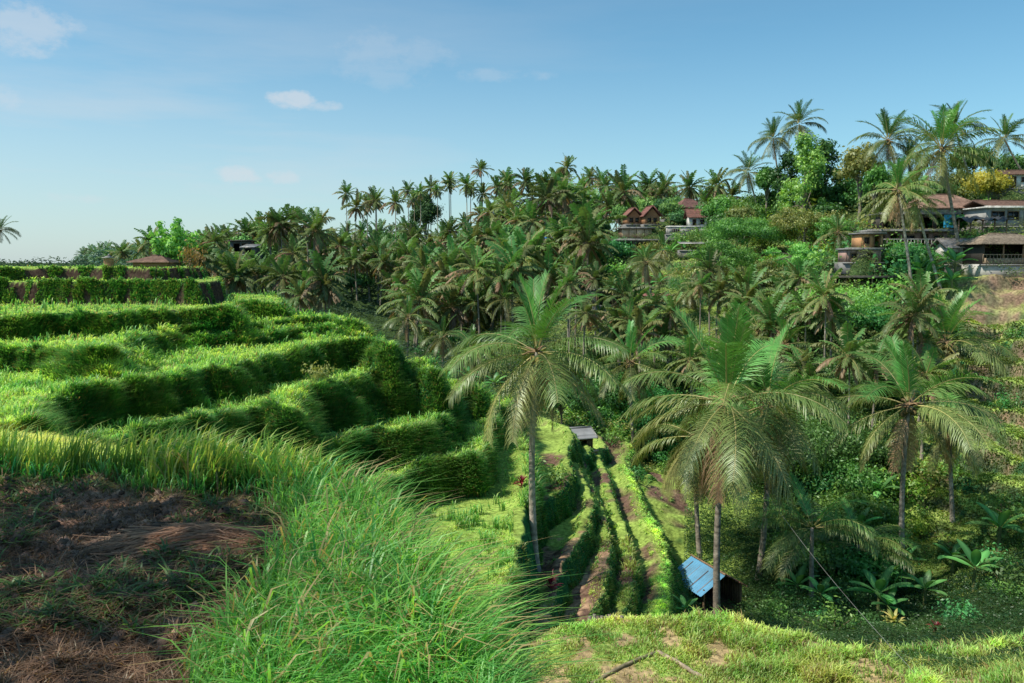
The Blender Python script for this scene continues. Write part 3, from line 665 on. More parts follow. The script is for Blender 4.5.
for q, (lb, cx, cy, Y, bp, sz, cn) in enumerate(MIDP):
    hero_palm(lb, cx, cy, Y, bp, sz, 100 + q, hero=False, counts=cn, nuts=Y < 110, group='coconut palms of middle distance')

# far palms: trunk + crown as one mesh each, shared by the copies
def far_crown(rs, nf, hazy):
    g_ = G(); a = 0
    for q in range(nf):
        t = q / nf; e = 84 - 150 * t + rs.normal() * 8; ag = .38 + .45 * t if (t < .82 and q % 5) else (.9 if t < .5 else 1.0)
        a += 2.4 + rs.normal() * .3
        frond(g_, e, (3.9 if t < .7 else 3.2) * (.85 + .3 * rs.rand()), 15, .26, ag, rs, az=a, ll=.22, base=.2, rach=.06)
    return g_
FARC = [far_crown(np.random.RandomState(50 + v), 26 + 2 * (v % 3), False) for v in range(6)]
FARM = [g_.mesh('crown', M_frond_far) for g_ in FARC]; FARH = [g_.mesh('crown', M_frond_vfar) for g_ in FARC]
FTR = [trunk_mesh(10, .17, .10, (rnd.uniform(-1, 1), rnd.uniform(-.6, .6)), np.random.RandomState(60 + v), far=True) for v in range(5)]
def skyline(px):      # height of the treetops against the sky
    xs = [-60, 0, 30, 70, 100, 150, 180, 205, 230, 300, 350, 400, 450, 520, 560, 600, 640, 680, 720, 760, 840]
    ys = [262, 260, 260, 258, 245, 238, 240, 243, 230, 216, 205, 196, 188, 186, 180, 180, 186, 190, 196, 190, 165]
    return float(np.interp(px, xs, ys))
def far_palm(px, cy, Y, label, group, sz=1.0, hazy=False):
    t = P(px, cy, Y); z0 = gz(t[0], Y); h = max(t[2] - z0, 3.)
    r = empty('coconut_palm', (t[0], Y, z0), rnd.random() * 6.28, label, 'palm tree', group)
    tm = rnd.choice(FTR); o = bpy.data.objects.new('trunk', tm); link(o, r); o.scale = (sz, sz, h / 10.)
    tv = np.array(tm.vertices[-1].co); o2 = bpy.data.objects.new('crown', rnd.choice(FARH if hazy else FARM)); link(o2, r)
    o2.location = (tv[0] * sz, tv[1] * sz, h); s = sz * rnd.uniform(.85, 1.15); o2.scale = (s, s, s * rnd.uniform(.85, 1.1)); o2.rotation_euler = (rnd.gauss(0, .12), rnd.gauss(0, .12), 0)
# skyline palms one by one
SKYP = [(346,194,265,'leftmost tall palm standing clear above the grove skyline'),(376,203,262,'second tall skyline palm from the left, beside a dark round tree'),
 (408,191,255,'tall skyline palm left of the bushy dark treetop'),(431,188,250,'skyline palm with a dense crown, right of the bushy dark treetop'),
 (450,180,245,'tall slender skyline palm with clear bare trunk'),(481,170,240,'highest slender skyline palm left of centre'),
 (508,183,232,'skyline palm with a tattered crown near the centre'),(471,190,236,'stout skyline palm below the highest slender one'),
 (545,184,212,'skyline palm left of the broad double-crowned pair'),(570,168,205,'broad high skyline palm at the centre, above the blue tarpaulin'),
 (560,182,215,'lower companion of the broad high skyline palm'),(605,186,205,'small skyline palm right of the broad high one'),
 (628,190,200,'thin skyline palm above the left gabled hut'),(648,186,196,'skyline palm above the right gabled hut'),
 (665,188,192,'skyline palm behind the two red roofs, the left of three'),(690,188,188,'full-crowned skyline palm above the red-roofed white house'),
 (712,186,186,'rightmost skyline palm of the centre grove, beyond the red-roofed house'),(590,178,214,'skyline palm leaning slightly right of the centre')]
for px, cy, Y, lb in SKYP: far_palm(px, cy, Y, lb, 'palms on the grove skyline', rnd.uniform(.95, 1.1))
pool = []
def try_far(n, region, Yr, label, group, sz=(.95, 1.3), hazy=False, mind=8):
    k = 0; tries = 0
    while k < n and tries < 6000:
        tries += 1
        px = rnd.uniform(region[0], region[1]); Y = math.exp(rnd.uniform(math.log(Yr[0]), math.log(Yr[1])))
        x = UX(px) * Y; z0 = gz(x, Y)
        h = rnd.uniform(5, 12); q = (z0 + h) / Y; cy = 341.5 - F * math.tan(math.atan(q) + PITCH)
        if cy < skyline(px) + rnd.uniform(0, 10) or cy > region[3] or cy < region[2]: continue
        if any((px - a) ** 2 + (1.3 * (cy - b)) ** 2 < mind ** 2 for a, b in pool): continue
        pool.append((px, cy)); k += 1
        far_palm(px, cy, Y, label, group, rnd.uniform(*sz), hazy)
    print('far palms', label, k)
try_far(98, (205, 420, 200, 325), (150, 300), 'coconut palm in the dense dark grove left of centre, below the skyline', 'palms of the dense grove, left part')
try_far(86, (400, 600, 185, 320), (112, 240), 'coconut palm in the dense grove behind the middle palm, below the skyline', 'palms of the dense grove, central part')
try_far(22, (188, 330, 236, 300), (84, 140), 'palm between the top terrace end and the dense grove', 'palms beside the top terrace', sz=(.6, .85))
for q in range(26):
    px = 350 + q * 14.6 + rnd.uniform(-5, 5); far_palm(px, skyline(px) + rnd.uniform(-3, 8), rnd.uniform(200, 250), 'small-crowned palm in the unbroken row along the grove skyline', 'unbroken row of skyline palms', rnd.uniform(.8, 1.0))
try_far(30, (560, 930, 270, 420), (74, 112), 'palm crown among the crowded trees of the middle slope', 'palms of the middle slope', sz=(.55, .9), mind=14)
try_far(11, (770, 930, 290, 450), (58, 80), 'palm rising from the wood around the right-hand palms', 'palms of the right-hand wood', sz=(.5, .7), mind=18)
try_far(16, (110, 245, 230, 262), (130, 230), 'dark palm of the near treeline between the hut roof and the grove', 'palms left of the grove', sz=(.8, 1.0), mind=6)
try_far(16, (590, 735, 192, 215), (165, 220), 'coconut palm crowding behind the red-roofed houses', 'palms behind the red-roofed houses')
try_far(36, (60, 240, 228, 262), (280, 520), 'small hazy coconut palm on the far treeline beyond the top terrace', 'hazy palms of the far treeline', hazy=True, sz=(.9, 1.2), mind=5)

# broadleaf trees and shrubs
def clump_crown(g, centers, radii, nper, leaf, cols, rs, flatz=1.0):
    for c, r in zip(centers, radii):
        n = max(12, int(nper * r * r))
        d = norm(rs.normal(size=(n, 3))); rad = r * np.abs(.85 + .38 * rs.normal(size=(n, 1)))
        p = np.asarray(c) + d * rad * np.array([1, 1, flatz])
        a = norm(np.cross(d, rs.normal(size=(n, 3))) + .35 * rs.normal(size=(n, 3))); b = norm(np.cross(a, d + .5 * rs.normal(size=(n, 3))))
        s = leaf * (.6 + .8 * rs.rand(n, 1))
        V = np.stack([p - a * s * .5, p + b * s * .28, p + a * s * .6 - np.array([0, 0, .15]) * s, p - b * s * .28], 1).reshape(-1, 3)
        Q = np.arange(n)[:, None] * 4 + [0, 1, 2, 3]
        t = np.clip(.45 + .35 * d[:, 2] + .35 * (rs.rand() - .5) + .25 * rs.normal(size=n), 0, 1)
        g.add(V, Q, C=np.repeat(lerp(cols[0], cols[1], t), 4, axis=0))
    return g
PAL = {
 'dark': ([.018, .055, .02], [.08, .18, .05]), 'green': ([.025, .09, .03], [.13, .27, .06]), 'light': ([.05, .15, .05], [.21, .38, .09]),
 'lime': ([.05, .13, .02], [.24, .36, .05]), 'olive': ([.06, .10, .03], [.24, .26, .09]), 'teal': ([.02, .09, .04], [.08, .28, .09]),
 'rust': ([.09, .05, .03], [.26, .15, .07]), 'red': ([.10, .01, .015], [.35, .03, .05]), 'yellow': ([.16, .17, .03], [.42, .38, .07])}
def tree_meshes(shape, H, Wd, pal, seed, leaf=.3, dens=26, mat=None):
    rs = np.random.RandomState(seed); tk = G(); cr = G(); C = [], []
    cs, rr = [], []
    wood = np.array([.26, .23, .18])
    if shape == 'round':
        th = H * .42; n = 34
        for q in range(n):
            d = norm(rs.normal(size=3)); d[2] = abs(d[2]) * 1.1 - .3
            cs.append(np.array([0, 0, H * .66]) + d * np.array([Wd * .36, Wd * .36, H * .26]) * (.6 + .5 * rs.rand())); rr.append(Wd * (.07 + .11 * rs.rand()))
    elif shape == 'column':
        th = H * .3; n = 34
        for q in range(n):
            z = H * (.2 + .78 * (q + .5) / n); w = Wd * .42 * math.sin(math.pi * (.12 + .82 * (z / H) ** .9)); a = rs.rand() * 6.28
            cs.append(np.array([math.cos(a) * w * rs.rand() ** .4, math.sin(a) * w * rs.rand() ** .4, z])); rr.append(Wd * (.08 + .10 * rs.rand()))
    elif shape == 'umbrella':
        th = H * .66; n = 48
        for q in range(n):
            a = rs.rand() * 6.28; r = Wd * .5 * rs.rand() ** .6; lay = rs.randint(0, 3)
            cs.append(np.array([math.cos(a) * r, math.sin(a) * r, H * (.70 + .09 * lay + .06 * rs.normal()) - r * .22])); rr.append(Wd * (.06 + .08 * rs.rand()))
    elif shape == 'lobes':     # several upright plume-like lobes
        th = H * .3
        for q in range(7):
            a = q * 6.283 / 7 + rs.rand(); r = Wd * (.12 + .26 * rs.rand()); hh = H * (.65 + .35 * rs.rand()) 
            for w in range(5):
                cs.append(np.array([math.cos(a) * r * (.5 + .16 * w), math.sin(a) * r * (.5 + .16 * w), hh * (.35 + .15 * w)])); rr.append(Wd * (.15 - .02 * w))
    fz = .55 if shape == 'umbrella' else 1.
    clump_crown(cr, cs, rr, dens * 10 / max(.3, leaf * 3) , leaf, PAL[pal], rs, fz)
    top = np.array([0, 0, th]); tk.tube([(0, 0, -.8), (.03 * H * rs.normal(), 0, th * .5), top], [H * .026, H * .02, H * .015], 7, C=wood)
    for c in cs[::2]:
        m = (top * .7 + c * .3) + np.array([0, 0, .06 * H * rs.rand()]); s0 = top * (.6 + .4 * rs.rand())
        tk.tube([s0, m, c], [H * .010, H * .007, H * .003], 5, C=wood * (.8 + .4 * rs.rand()))
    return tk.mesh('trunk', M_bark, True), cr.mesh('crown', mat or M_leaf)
_tm = {}
def tree(label, px, cy_top, Y, shape, Wd_px, pal, seed, group=None, name='broadleaf_tree', leaf=.3, mat=None, hmin=None, dens=26, kindcat='tree'):
    """top of the crown at pixel row cy_top, crown Wd_px wide"""
    Y = MY(Y); Wd_px = Wd_px * (1.35 if shape in ('round', 'column') else 1); t = P(px, cy_top, Y); z0 = gz(t[0], Y); H = max(t[2] - z0, hmin or 1.5); Wd = Wd_px * Y / F
    key = (shape, pal, seed % 4, mat.name if mat else '')
    k = (round(leaf / (H + .01), 2),) + key
    if k not in _tm: _tm[k] = (tree_meshes(shape, H, Wd, pal, seed, leaf, dens, mat), H, Wd)
    (tm_, cm_), H0, W0 = _tm[k]
    if 'feathery tree rising' in label: print('LT', t, z0, H, Wd)
    r = empty(name, (t[0], Y, z0), rnd.random() * 6.28 if H0 != H else 0, label, kindcat, group)
    for nm, me in (('trunk', tm_), ('crown', cm_)):
        o = bpy.data.objects.new(nm, me); link(o, r); o.scale = (Wd / W0, Wd / W0, H / H0)
    return r
tree('light green feathery tree rising behind the top terrace near the brown hut roof', 174, 216, 57, 'lobes', 54, 'light', 1, leaf=.35, dens=30)
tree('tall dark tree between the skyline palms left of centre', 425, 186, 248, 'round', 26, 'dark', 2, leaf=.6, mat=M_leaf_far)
tree('light yellow-green round tree on the right-hand hilltop', 806, 136, 122, 'column', 36, 'light', 3, leaf=.45)
tree('dark green tree just behind the yellow-green hilltop tree', 826, 142, 126, 'column', 30, 'dark', 4, leaf=.45)
tree('dark tree left of the yellow-green hilltop tree', 788, 152, 130, 'column', 26, 'dark', 5, leaf=.45)
tree('olive-brown tree on the hilltop left of the big skyline palms', 862, 138, 112, 'round', 34, 'olive', 6, leaf=.42)
tree('green leafy tree right beside the olive-brown hilltop tree', 876, 160, 104, 'round', 26, 'green', 7, leaf=.4)
tree('round dark tree behind the big skyline palms at right', 975, 148, 122, 'round', 36, 'dark', 8, leaf=.45)
tree('dark tree at the right edge behind the rightmost skyline palm', 1016, 160, 126, 'round', 34, 'dark', 9, leaf=.45)
tree('small round tree next to the leftmost hilltop palm', 768, 160, 134, 'round', 24, 'green', 10, leaf=.45)
tree('pale tree on the hilltop edge between red roofs and the leftmost hilltop palm', 726, 200, 150, 'round', 30, 'green', 11, leaf=.5)
umb = [('wide flat-topped tree in the middle of the right slope', 748, 214, 118, 84, 'green', 20),
 ('spreading flat-topped tree below the hilltop, right of the wide one', 806, 206, 112, 66, 'olive', 21),
 ('flat-topped feathery tree above the palm tops at right centre', 722, 240, 108, 62, 'green', 22),
 ('layered feathery tree left of the long dark pavilion', 796, 240, 98, 60, 'light', 23),
 ('small flat-topped tree just left of the orange-fronted house', 842, 216, 100, 50, 'green', 25),
 ('airy feathery tree on the slope left of the grey shed', 505, 250, 128, 60, 'green', 26),
 ('tall airy tree with pale thin trunk behind the middle palm', 490, 262, 122, 50, 'light', 27),
 ('feathery bush-tree at the foot of the wide flat-topped tree', 768, 262, 92, 60, 'olive', 24)]
for lb, px, cy, Y, wpx, pal, sd_ in umb: tree(lb, px, cy, Y, 'umbrella', wpx, pal, sd_, leaf=.24, dens=20, group='feathery trees on the far slope')
tree('fluffy light green tree in front of the long dark pavilion', 838, 308, 66, 'round', 76, 'light', 30, leaf=.22, dens=30)
tree('fluffy green tree left of the upright-crowned palm, behind it', 868, 338, 62, 'round', 44, 'teal', 31, leaf=.22, dens=30)
tree('dark leafy tree under the long dark pavilion', 905, 296, 74, 'round', 44, 'teal', 32, leaf=.25)
tree('leafy tree beside the pale-trunked palm below the planted balcony', 876, 248, 84, 'round', 34, 'teal', 33, leaf=.25)
tree('green tree in front of the house with the blue tarpaulin', 950, 226, 82, 'round', 30, 'teal', 34, leaf=.25)
tree('rounded green tree below the thatched pavilion, left of the earth bank', 975, 250, 76, 'round', 50, 'green', 35, leaf=.25)
tree('dark tree filling the valley behind the large palm pair', 790, 430, 50, 'round', 120, 'dark', 36, leaf=.2, dens=30)
tree('second dark tree in the valley, right of the large palm pair', 850, 420, 56, 'round', 90, 'dark', 37, leaf=.22, dens=30)
tree('dark tree in the valley left behind the large palm pair', 600, 372, 70, 'round', 70, 'dark', 38, leaf=.25, dens=30)
tree('bushy mid green tree right behind the small-crowned palm', 655, 390, 66, 'round', 60, 'teal', 39, leaf=.22, dens=30)
tree('dense green tree below the twin gabled huts', 612, 252, 140, 'round', 40, 'teal', 40, leaf=.4)
tree('low spreading tree with yellow-green leaves at the top of the right hill', 990, 172, 96, 'round', 36, 'yellow', 41, leaf=.3)
# forest filler trees
def filler(n, x0, x1, y0, y1, Y0, Y1, shapes, pals, wpx, label, group, leaf, mat, hz=False, cat='tree'):
    k = tries = 0
    while k < n and tries < 5000:
        tries += 1
        px = rnd.uniform(x0, x1); Y = rnd.uniform(Y0, Y1); x = UX(px) * Y; z0 = gz(x, Y)
        h = rnd.uniform(.55, 1.) * wpx[1] * Y / F * 1.2; q = (z0 + h) / Y; cy = 341.5 - F * math.tan(math.atan(q) + PITCH)
        if cy < y0 or cy > y1 or cy < skyline(px) + 6: continue
        tree(label, px, cy, Y, rnd.choice(shapes), rnd.uniform(*wpx), rnd.choice(pals), rnd.randint(50, 53), group, leaf=leaf, mat=mat, kindcat=cat); k += 1
    print('filler', label, k)
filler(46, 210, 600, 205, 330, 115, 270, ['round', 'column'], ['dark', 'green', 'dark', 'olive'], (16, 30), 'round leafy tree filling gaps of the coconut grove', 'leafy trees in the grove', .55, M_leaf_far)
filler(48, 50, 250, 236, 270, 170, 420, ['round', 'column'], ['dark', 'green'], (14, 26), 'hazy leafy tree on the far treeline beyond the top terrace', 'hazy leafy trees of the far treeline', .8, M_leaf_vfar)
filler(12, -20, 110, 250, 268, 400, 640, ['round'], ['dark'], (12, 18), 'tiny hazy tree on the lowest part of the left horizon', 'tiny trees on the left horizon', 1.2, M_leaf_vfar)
filler(16, 715, 860, 178, 215, 118, 150, ['round', 'column'], ['dark', 'green', 'olive', 'green'], (18, 32), 'leafy tree on the crest of the right-hand hill', 'leafy trees on the hill crest', .4, M_leaf)
filler(10, 860, 1030, 165, 200, 102, 135, ['round', 'column'], ['dark', 'green', 'olive'], (18, 32), 'leafy tree behind the houses at upper right', 'leafy trees behind the houses', .4, M_leaf)
filler(14, 590, 740, 196, 235, 150, 185, ['round'], ['dark', 'green', 'light'], (14, 26), 'leafy tree crowding round the red-roofed houses', 'leafy trees round the red roofs', .45, M_leaf_far)

filler(26, 560, 925, 300, 470, 58, 90, ['round', 'column', 'umbrella'], ['dark', 'green', 'teal', 'dark', 'light'], (24, 52), 'leafy tree in the crowded wood behind the tall palms', 'leafy trees behind the tall palms', .24, M_leaf)
filler(11, 740, 885, 430, 560, 38, 50, ['round', 'column'], ['dark', 'dark', 'teal', 'green'], (40, 80), 'dark leafy tree in the shaded thicket under the palms', 'dark trees of the shaded thicket', .2, M_leaf)
# shrubs
def shrub_mesh(pal, seed, leaf):
    rs = np.random.RandomState(seed); g_ = G(); cs = [np.array([rs.normal() * .28, rs.normal() * .28, .35 + .3 * rs.rand()]) for q in range(9)]
    clump_crown(g_, cs, [.2 + .16 * rs.rand() for q in cs], 520 * (.1 / leaf), leaf, PAL[pal], rs)
    for q in range(6): 
        c = cs[q]; g_.tube([(0, 0, -.1), c * .5, c], [.02, .014, .006], 4, C=(.12, .10, .06))
    return g_
SH = {p: [shrub_mesh(p, 5 + v, .10).mesh('shrub', M_leaf) for v in range(3)] for p in PAL}
def shrub(px, Y, wpx, pal, label, group=None, hs=1.0, py=None, name='shrub', cat='shrub', emb=.08):
    Y = MY(Y); x = UX(px) * Y; z0 = gz(x, Y); s = wpx * Y / F
    o = bpy.data.objects.new(name, rnd.choice(SH[pal])); link(o); o.location = (x, Y, z0 - emb * s); o.rotation_euler = (0, 0, rnd.random() * 6.28); o.scale = (s, s, s * hs)
    return tag(o, label, cat, group)
def shrubs(n, x0, x1, Y0, Y1, pals, wpx, label, group, hs=(.7, 1.1)):
    for q in range(n):
        px = rnd.uniform(x0, x1); Y = math.exp(rnd.uniform(math.log(Y0), math.log(Y1)))
        shrub(px, Y, rnd.uniform(*wpx), rnd.choice(pals), label, group, rnd.uniform(*hs))
shrub(749, 26.5, 46, 'lime', 'bright lime-green leafy shrub at the right of the blue-roofed hut', hs=.8)
shrub(666, 26.6, 40, 'light', 'leafy green shrub at the left foot of the blue-roofed hut', hs=.75)
shrub(610, 57, 34, 'green', 'rounded green bush on the low terraces beyond the grey hut roof', hs=.8)
shrub(318, 31.6, 26, 'olive', 'dry bushy weed clump on the second terrace bank', hs=1.2)
shrub(560, 36, 34, 'green', 'leafy bush hanging on the low terrace right of the tall palm trunk', hs=.8)
shrub(635, 50, 26, 'teal', 'small emerald bush on the lowest bright terrace', hs=.8)
for n_, xa, xb in ((26, 765, 882), (10, 968, 1045)): shrubs(n_, xa, xb, 30, 46, ['dark', 'teal', 'dark', 'green', 'dark'], (18, 42), 'dark leafy shrub in the shaded valley scrub at lower right', 'dark shrubs of the valley scrub')
shrubs(12, 850, 960, 42, 49, ['light', 'lime', 'green', 'lime', 'olive'], (18, 42), 'sunlit green shrub on the slope behind the palms at right', 'sunlit shrubs at right')
shrubs(26, 560, 760, 58, 80, ['green', 'dark', 'teal', 'olive'], (16, 34), 'green shrub in the valley behind the low terraces', 'shrubs behind the low terraces')
shrubs(34, 690, 900, 62, 96, ['green', 'teal', 'dark', 'olive', 'light'], (20, 44), 'leafy shrub on the slope under the feathery trees', 'shrubs under the feathery trees')
shrubs(34, 580, 730, 84, 140, ['green', 'olive', 'light', 'rust', 'green'], (10, 24), 'small shrub on the slope around the grey shed', 'shrubs around the grey shed')
shrubs(26, 700, 880, 100, 140, ['olive', 'lime', 'green', 'rust'], (16, 34), 'shrub on the open upper slope of the right hill', 'shrubs of the open upper slope')
shrubs(20, 390, 580, 80, 120, ['green', 'teal', 'dark', 'rust'], (12, 28), 'bush along the foot of the coconut grove', 'bushes at the foot of the grove')
shrubs(9, 925, 1040, 50, 64, ['green', 'lime', 'teal', 'light'], (10, 24), 'bush on the bright stepped slope at the right edge', 'bushes of the stepped slope')
shrubs(12, 850, 1040, 92, 108, ['green', 'yellow', 'rust', 'teal'], (12, 24), 'garden bush behind the houses at upper right', 'garden bushes')

# banana plants
def banana_mesh(seed):
    rs = np.random.RandomState(seed); st = G(); lv = []
    st.tube([(0, 0, -.3), (.03, 0, .8), (0, .03, 1.7)], [.16, .12, .08], 8, C=(.16, .18, .07))
    for q in range(8):
        a = q * 2.4 + rs.rand() * .5; e0 = 80 - 62 * q / 8 - 6; L = 1.9 + .4 * rs.rand(); n = 12; t = np.linspace(0, 1, n)
        e = np.radians(e0 - (55 + 15 * rs.rand()) * t ** 1.6); ds = L / (n - 1)
        y = np.concatenate([[0], np.cumsum(np.cos(e[:-1]) * ds)]); z = 1.55 + np.concatenate([[0], np.cumsum(np.sin(e[:-1]) * ds)])
        w = .30 * np.sin(np.pi * np.clip((t - .14) / .88, 0, 1)) ** .6 + .012
        ctr = np.stack([0 * t, y, z], 1); lf = ctr + np.stack([-w, 0 * t, -.28 * w - .03 * rs.rand(n)], 1); rt = ctr + np.stack([w, 0 * t, -.28 * w - .03 * rs.rand(n)], 1)
        V = np.concatenate([lf, ctr + [0, 0, .01], rt]); i_ = np.arange(n - 1)
        Q = np.concatenate([np.stack([i_, n + i_, n + i_ + 1, i_ + 1], 1), np.stack([n + i_, 2 * n + i_, 2 * n + i_ + 1, n + i_ + 1], 1)])
        cc = np.array([.06, .20, .05]) * (.6 + .8 * rs.rand()); C = np.concatenate([np.tile(cc * .8, (n, 1)), np.tile(cc * 1.5 + .03, (n, 1)), np.tile(cc, (n, 1))])
        g_ = G(); ca, sa = math.cos(a), math.sin(a); g2 = G(); g2.add(V, Q, C=C); g_.merge(g2, np.array([[ca, sa, 0], [-sa, ca, 0], [0, 0, 1]])); lv.append(g_.mesh('leaf', M_leaf))
    return st.mesh('stem', M_bark, True), lv
BAN = [banana_mesh(v) for v in (1, 2, 3)]
def banana(px, Y, s, label, group=None):
    Y = MY(Y); s *= .8; x = UX(px) * Y; r = empty('banana_plant', (x, Y, gz(x, Y)), rnd.random() * 6.28, label, 'banana plant', group); r.scale = (s, s, s)
    st, lv = rnd.choice(BAN); link(bpy.data.objects.new('stem', st), r)
    for m in lv: link(bpy.data.objects.new('leaf', m), r)
banana(985, 37, 1.05, 'largest banana plant with dark broad leaves near the right edge')
banana(1008, 40, 1.15, 'banana plant touching the right edge, behind the largest one')
banana(962, 41, .9, 'smaller banana plant left of the largest one, half in shade')
banana(935, 36, .8, 'low banana plant with pale leaf undersides in the dark scrub')
banana(690, 31.5, .55, 'young banana plant close to the left wall of the blue-roofed hut')
banana(828, 34, .75, 'banana plant in deep shade right of the lime-green shrub')
for q in range(10): banana(rnd.uniform(770, 930), rnd.uniform(34, 46), rnd.uniform(.7, 1.1), 'banana plant in the shaded thicket behind the palms', 'banana plants of the shaded thicket')
for q in range(9): banana(rnd.uniform(900, 955), rnd.uniform(56, 72), rnd.uniform(.9, 1.4), 'banana plant on the slope below the houses at right', 'banana plants below the houses')
for q in range(8): banana(rnd.uniform(600, 700), rnd.uniform(104, 138), rnd.uniform(.9, 1.5), 'banana plant on the slope below the twin gabled huts', 'banana plants below the gabled huts')
for q in range(6): banana(rnd.uniform(430, 500), rnd.uniform(70, 84), rnd.uniform(.7, 1.1), 'banana plant at the valley edge beyond the terrace tips', 'banana plants at the valley edge')

# strap-leaved plants
def strap_mesh(seed, c0, c1, n=26, L=1., w=.10, name='plant'):
    rs = np.random.RandomState(seed); g_ = G()
    for q in range(n):
        a = rs.rand() * 6.28; e0 = R(rs.uniform(20, 88)); z0 = rs.uniform(0, .35) * L; m = 6; t = np.linspace(0, 1, m); e = e0 - R(60) * t ** 1.5; l = L * rs.uniform(.5, .8) / (m - 1)
        y = np.concatenate([[0], np.cumsum(np.cos(e[:-1]) * l)]); z = z0 + np.concatenate([[0], np.cumsum(np.sin(e[:-1]) * l)]); ww = w * L * np.sin(np.pi * (.15 + .8 * t)) * .5
        ctr = np.stack([0 * t, y, z], 1); V = np.concatenate([ctr - np.stack([ww, 0 * t, 0 * t], 1), ctr + np.stack([ww, 0 * t, 0 * t], 1)]); i_ = np.arange(m - 1)
        ca, sa = math.cos(a), math.sin(a); V = V @ np.array([[ca, sa, 0], [-sa, ca, 0], [0, 0, 1]]).T
        g_.add(V, np.stack([i_, m + i_, m + i_ + 1, i_ + 1], 1), C=lerp(c0, c1, np.array([rs.rand()])))
    g_.tube([(0, 0, -.1), (0, 0, .4 * L)], [.03, .02], 5, C=(.12, .08, .05))
    return g_.mesh(name, M_leaf)
STR = strap_mesh(1, [.06, .01, .015], [.26, .03, .05], 40, name='cordyline'); STG = strap_mesh(2, [.10, .18, .05], [.42, .38, .14], 34, w=.12, name='bromeliad')
def strap(name, me, px, py, Y, s, label, cat, group=None):
    Y = MY(Y); x = UX(px) * Y; o = bpy.data.objects.new(name, me); link(o); o.location = (x, Y, gz(x, Y)); o.scale = (s, s, s); o.rotation_euler = (0, 0, rnd.random() * 6); tag(o, label, cat, group)
RG = 'red-leaved cordylines'
strap('cordyline', STR, 522, 497, 32, .75, 'dark red cordyline at the terrace edge left of the tall palm trunk', 'cordyline', RG)
strap('cordyline', STR, 551, 610, 28.2, .8, 'bright red cordyline right of the foot of the tall palm', 'cordyline', RG)
strap('cordyline', STR, 583, 618, 26.5, .7, 'smallest red cordyline just left of the grey thatch stack', 'cordyline', RG)
strap('cordyline', STR, 948, 640, 30, .6, 'red-flowering plant in the dark scrub at lower right', 'cordyline', RG)
shrub(196, 50, 22, 'rust', 'rusty red bush at the right end of the top left terrace', hs=1.5)
strap('bromeliad', STG, 815, 628, 26, 1.4, 'pale spiky bromeliad on the edge of the ridge right of the lime shrub', 'bromeliad')
strap('bromeliad', STG, 905, 590, 33, 1.2, 'striped spiky plant in the shade at the foot of the upright-crowned palm', 'bromeliad')
# the smallest palms beyond three hundred become one mass of distant palms
bpy.context.view_layer.update()
def merge_small_palms(keep=298):
    pal = [o for o in COL.objects if o.name.startswith('coconut_palm') and o.parent is None]
    far = [o for o in pal if any(ch.name.startswith('crown') and not ch.name.startswith('crown_') for ch in o.children) and 'skyline palm' not in o['label']]
    far.sort(key=lambda o: -o.location.y); cut = far[:max(0, len(pal) - keep)]
    g_ = G(); rs = np.random.RandomState(9)
    for o in cut:
        var = .75 + .5 * rs.rand()
        for ch in list(o.children):
            me = ch.data; n = len(me.vertices); co = np.empty(n * 3, np.float32); me.vertices.foreach_get('co', co); co = co.reshape(-1, 3)
            M = np.array(ch.matrix_world); V = co @ M[:3, :3].T + M[:3, 3]
            cl = np.empty(n * 4, np.float32); me.color_attributes['Col'].data.foreach_get('color', cl); cl = cl.reshape(-1, 4)[:, :3] * var
            if 'hazy' in me.materials[0].name or o.location.y > 270: cl = cl * .72 + np.array([.16, .25, .30]) * .2  # bluish distance haze baked into the vertex colours
            li = np.empty(len(me.loops), np.int32); me.loops.foreach_get('vertex_index', li)
            g_.add(V, li.reshape(-1, 4), C=cl); bpy.data.objects.remove(ch)
        bpy.data.objects.remove(o)
    if cut: tag(g_.obj('distant_palms', M_frond_far), 'mass of small distant coconut palms along the back of the grove', 'palm trees', kind='stuff')
merge_small_palms()
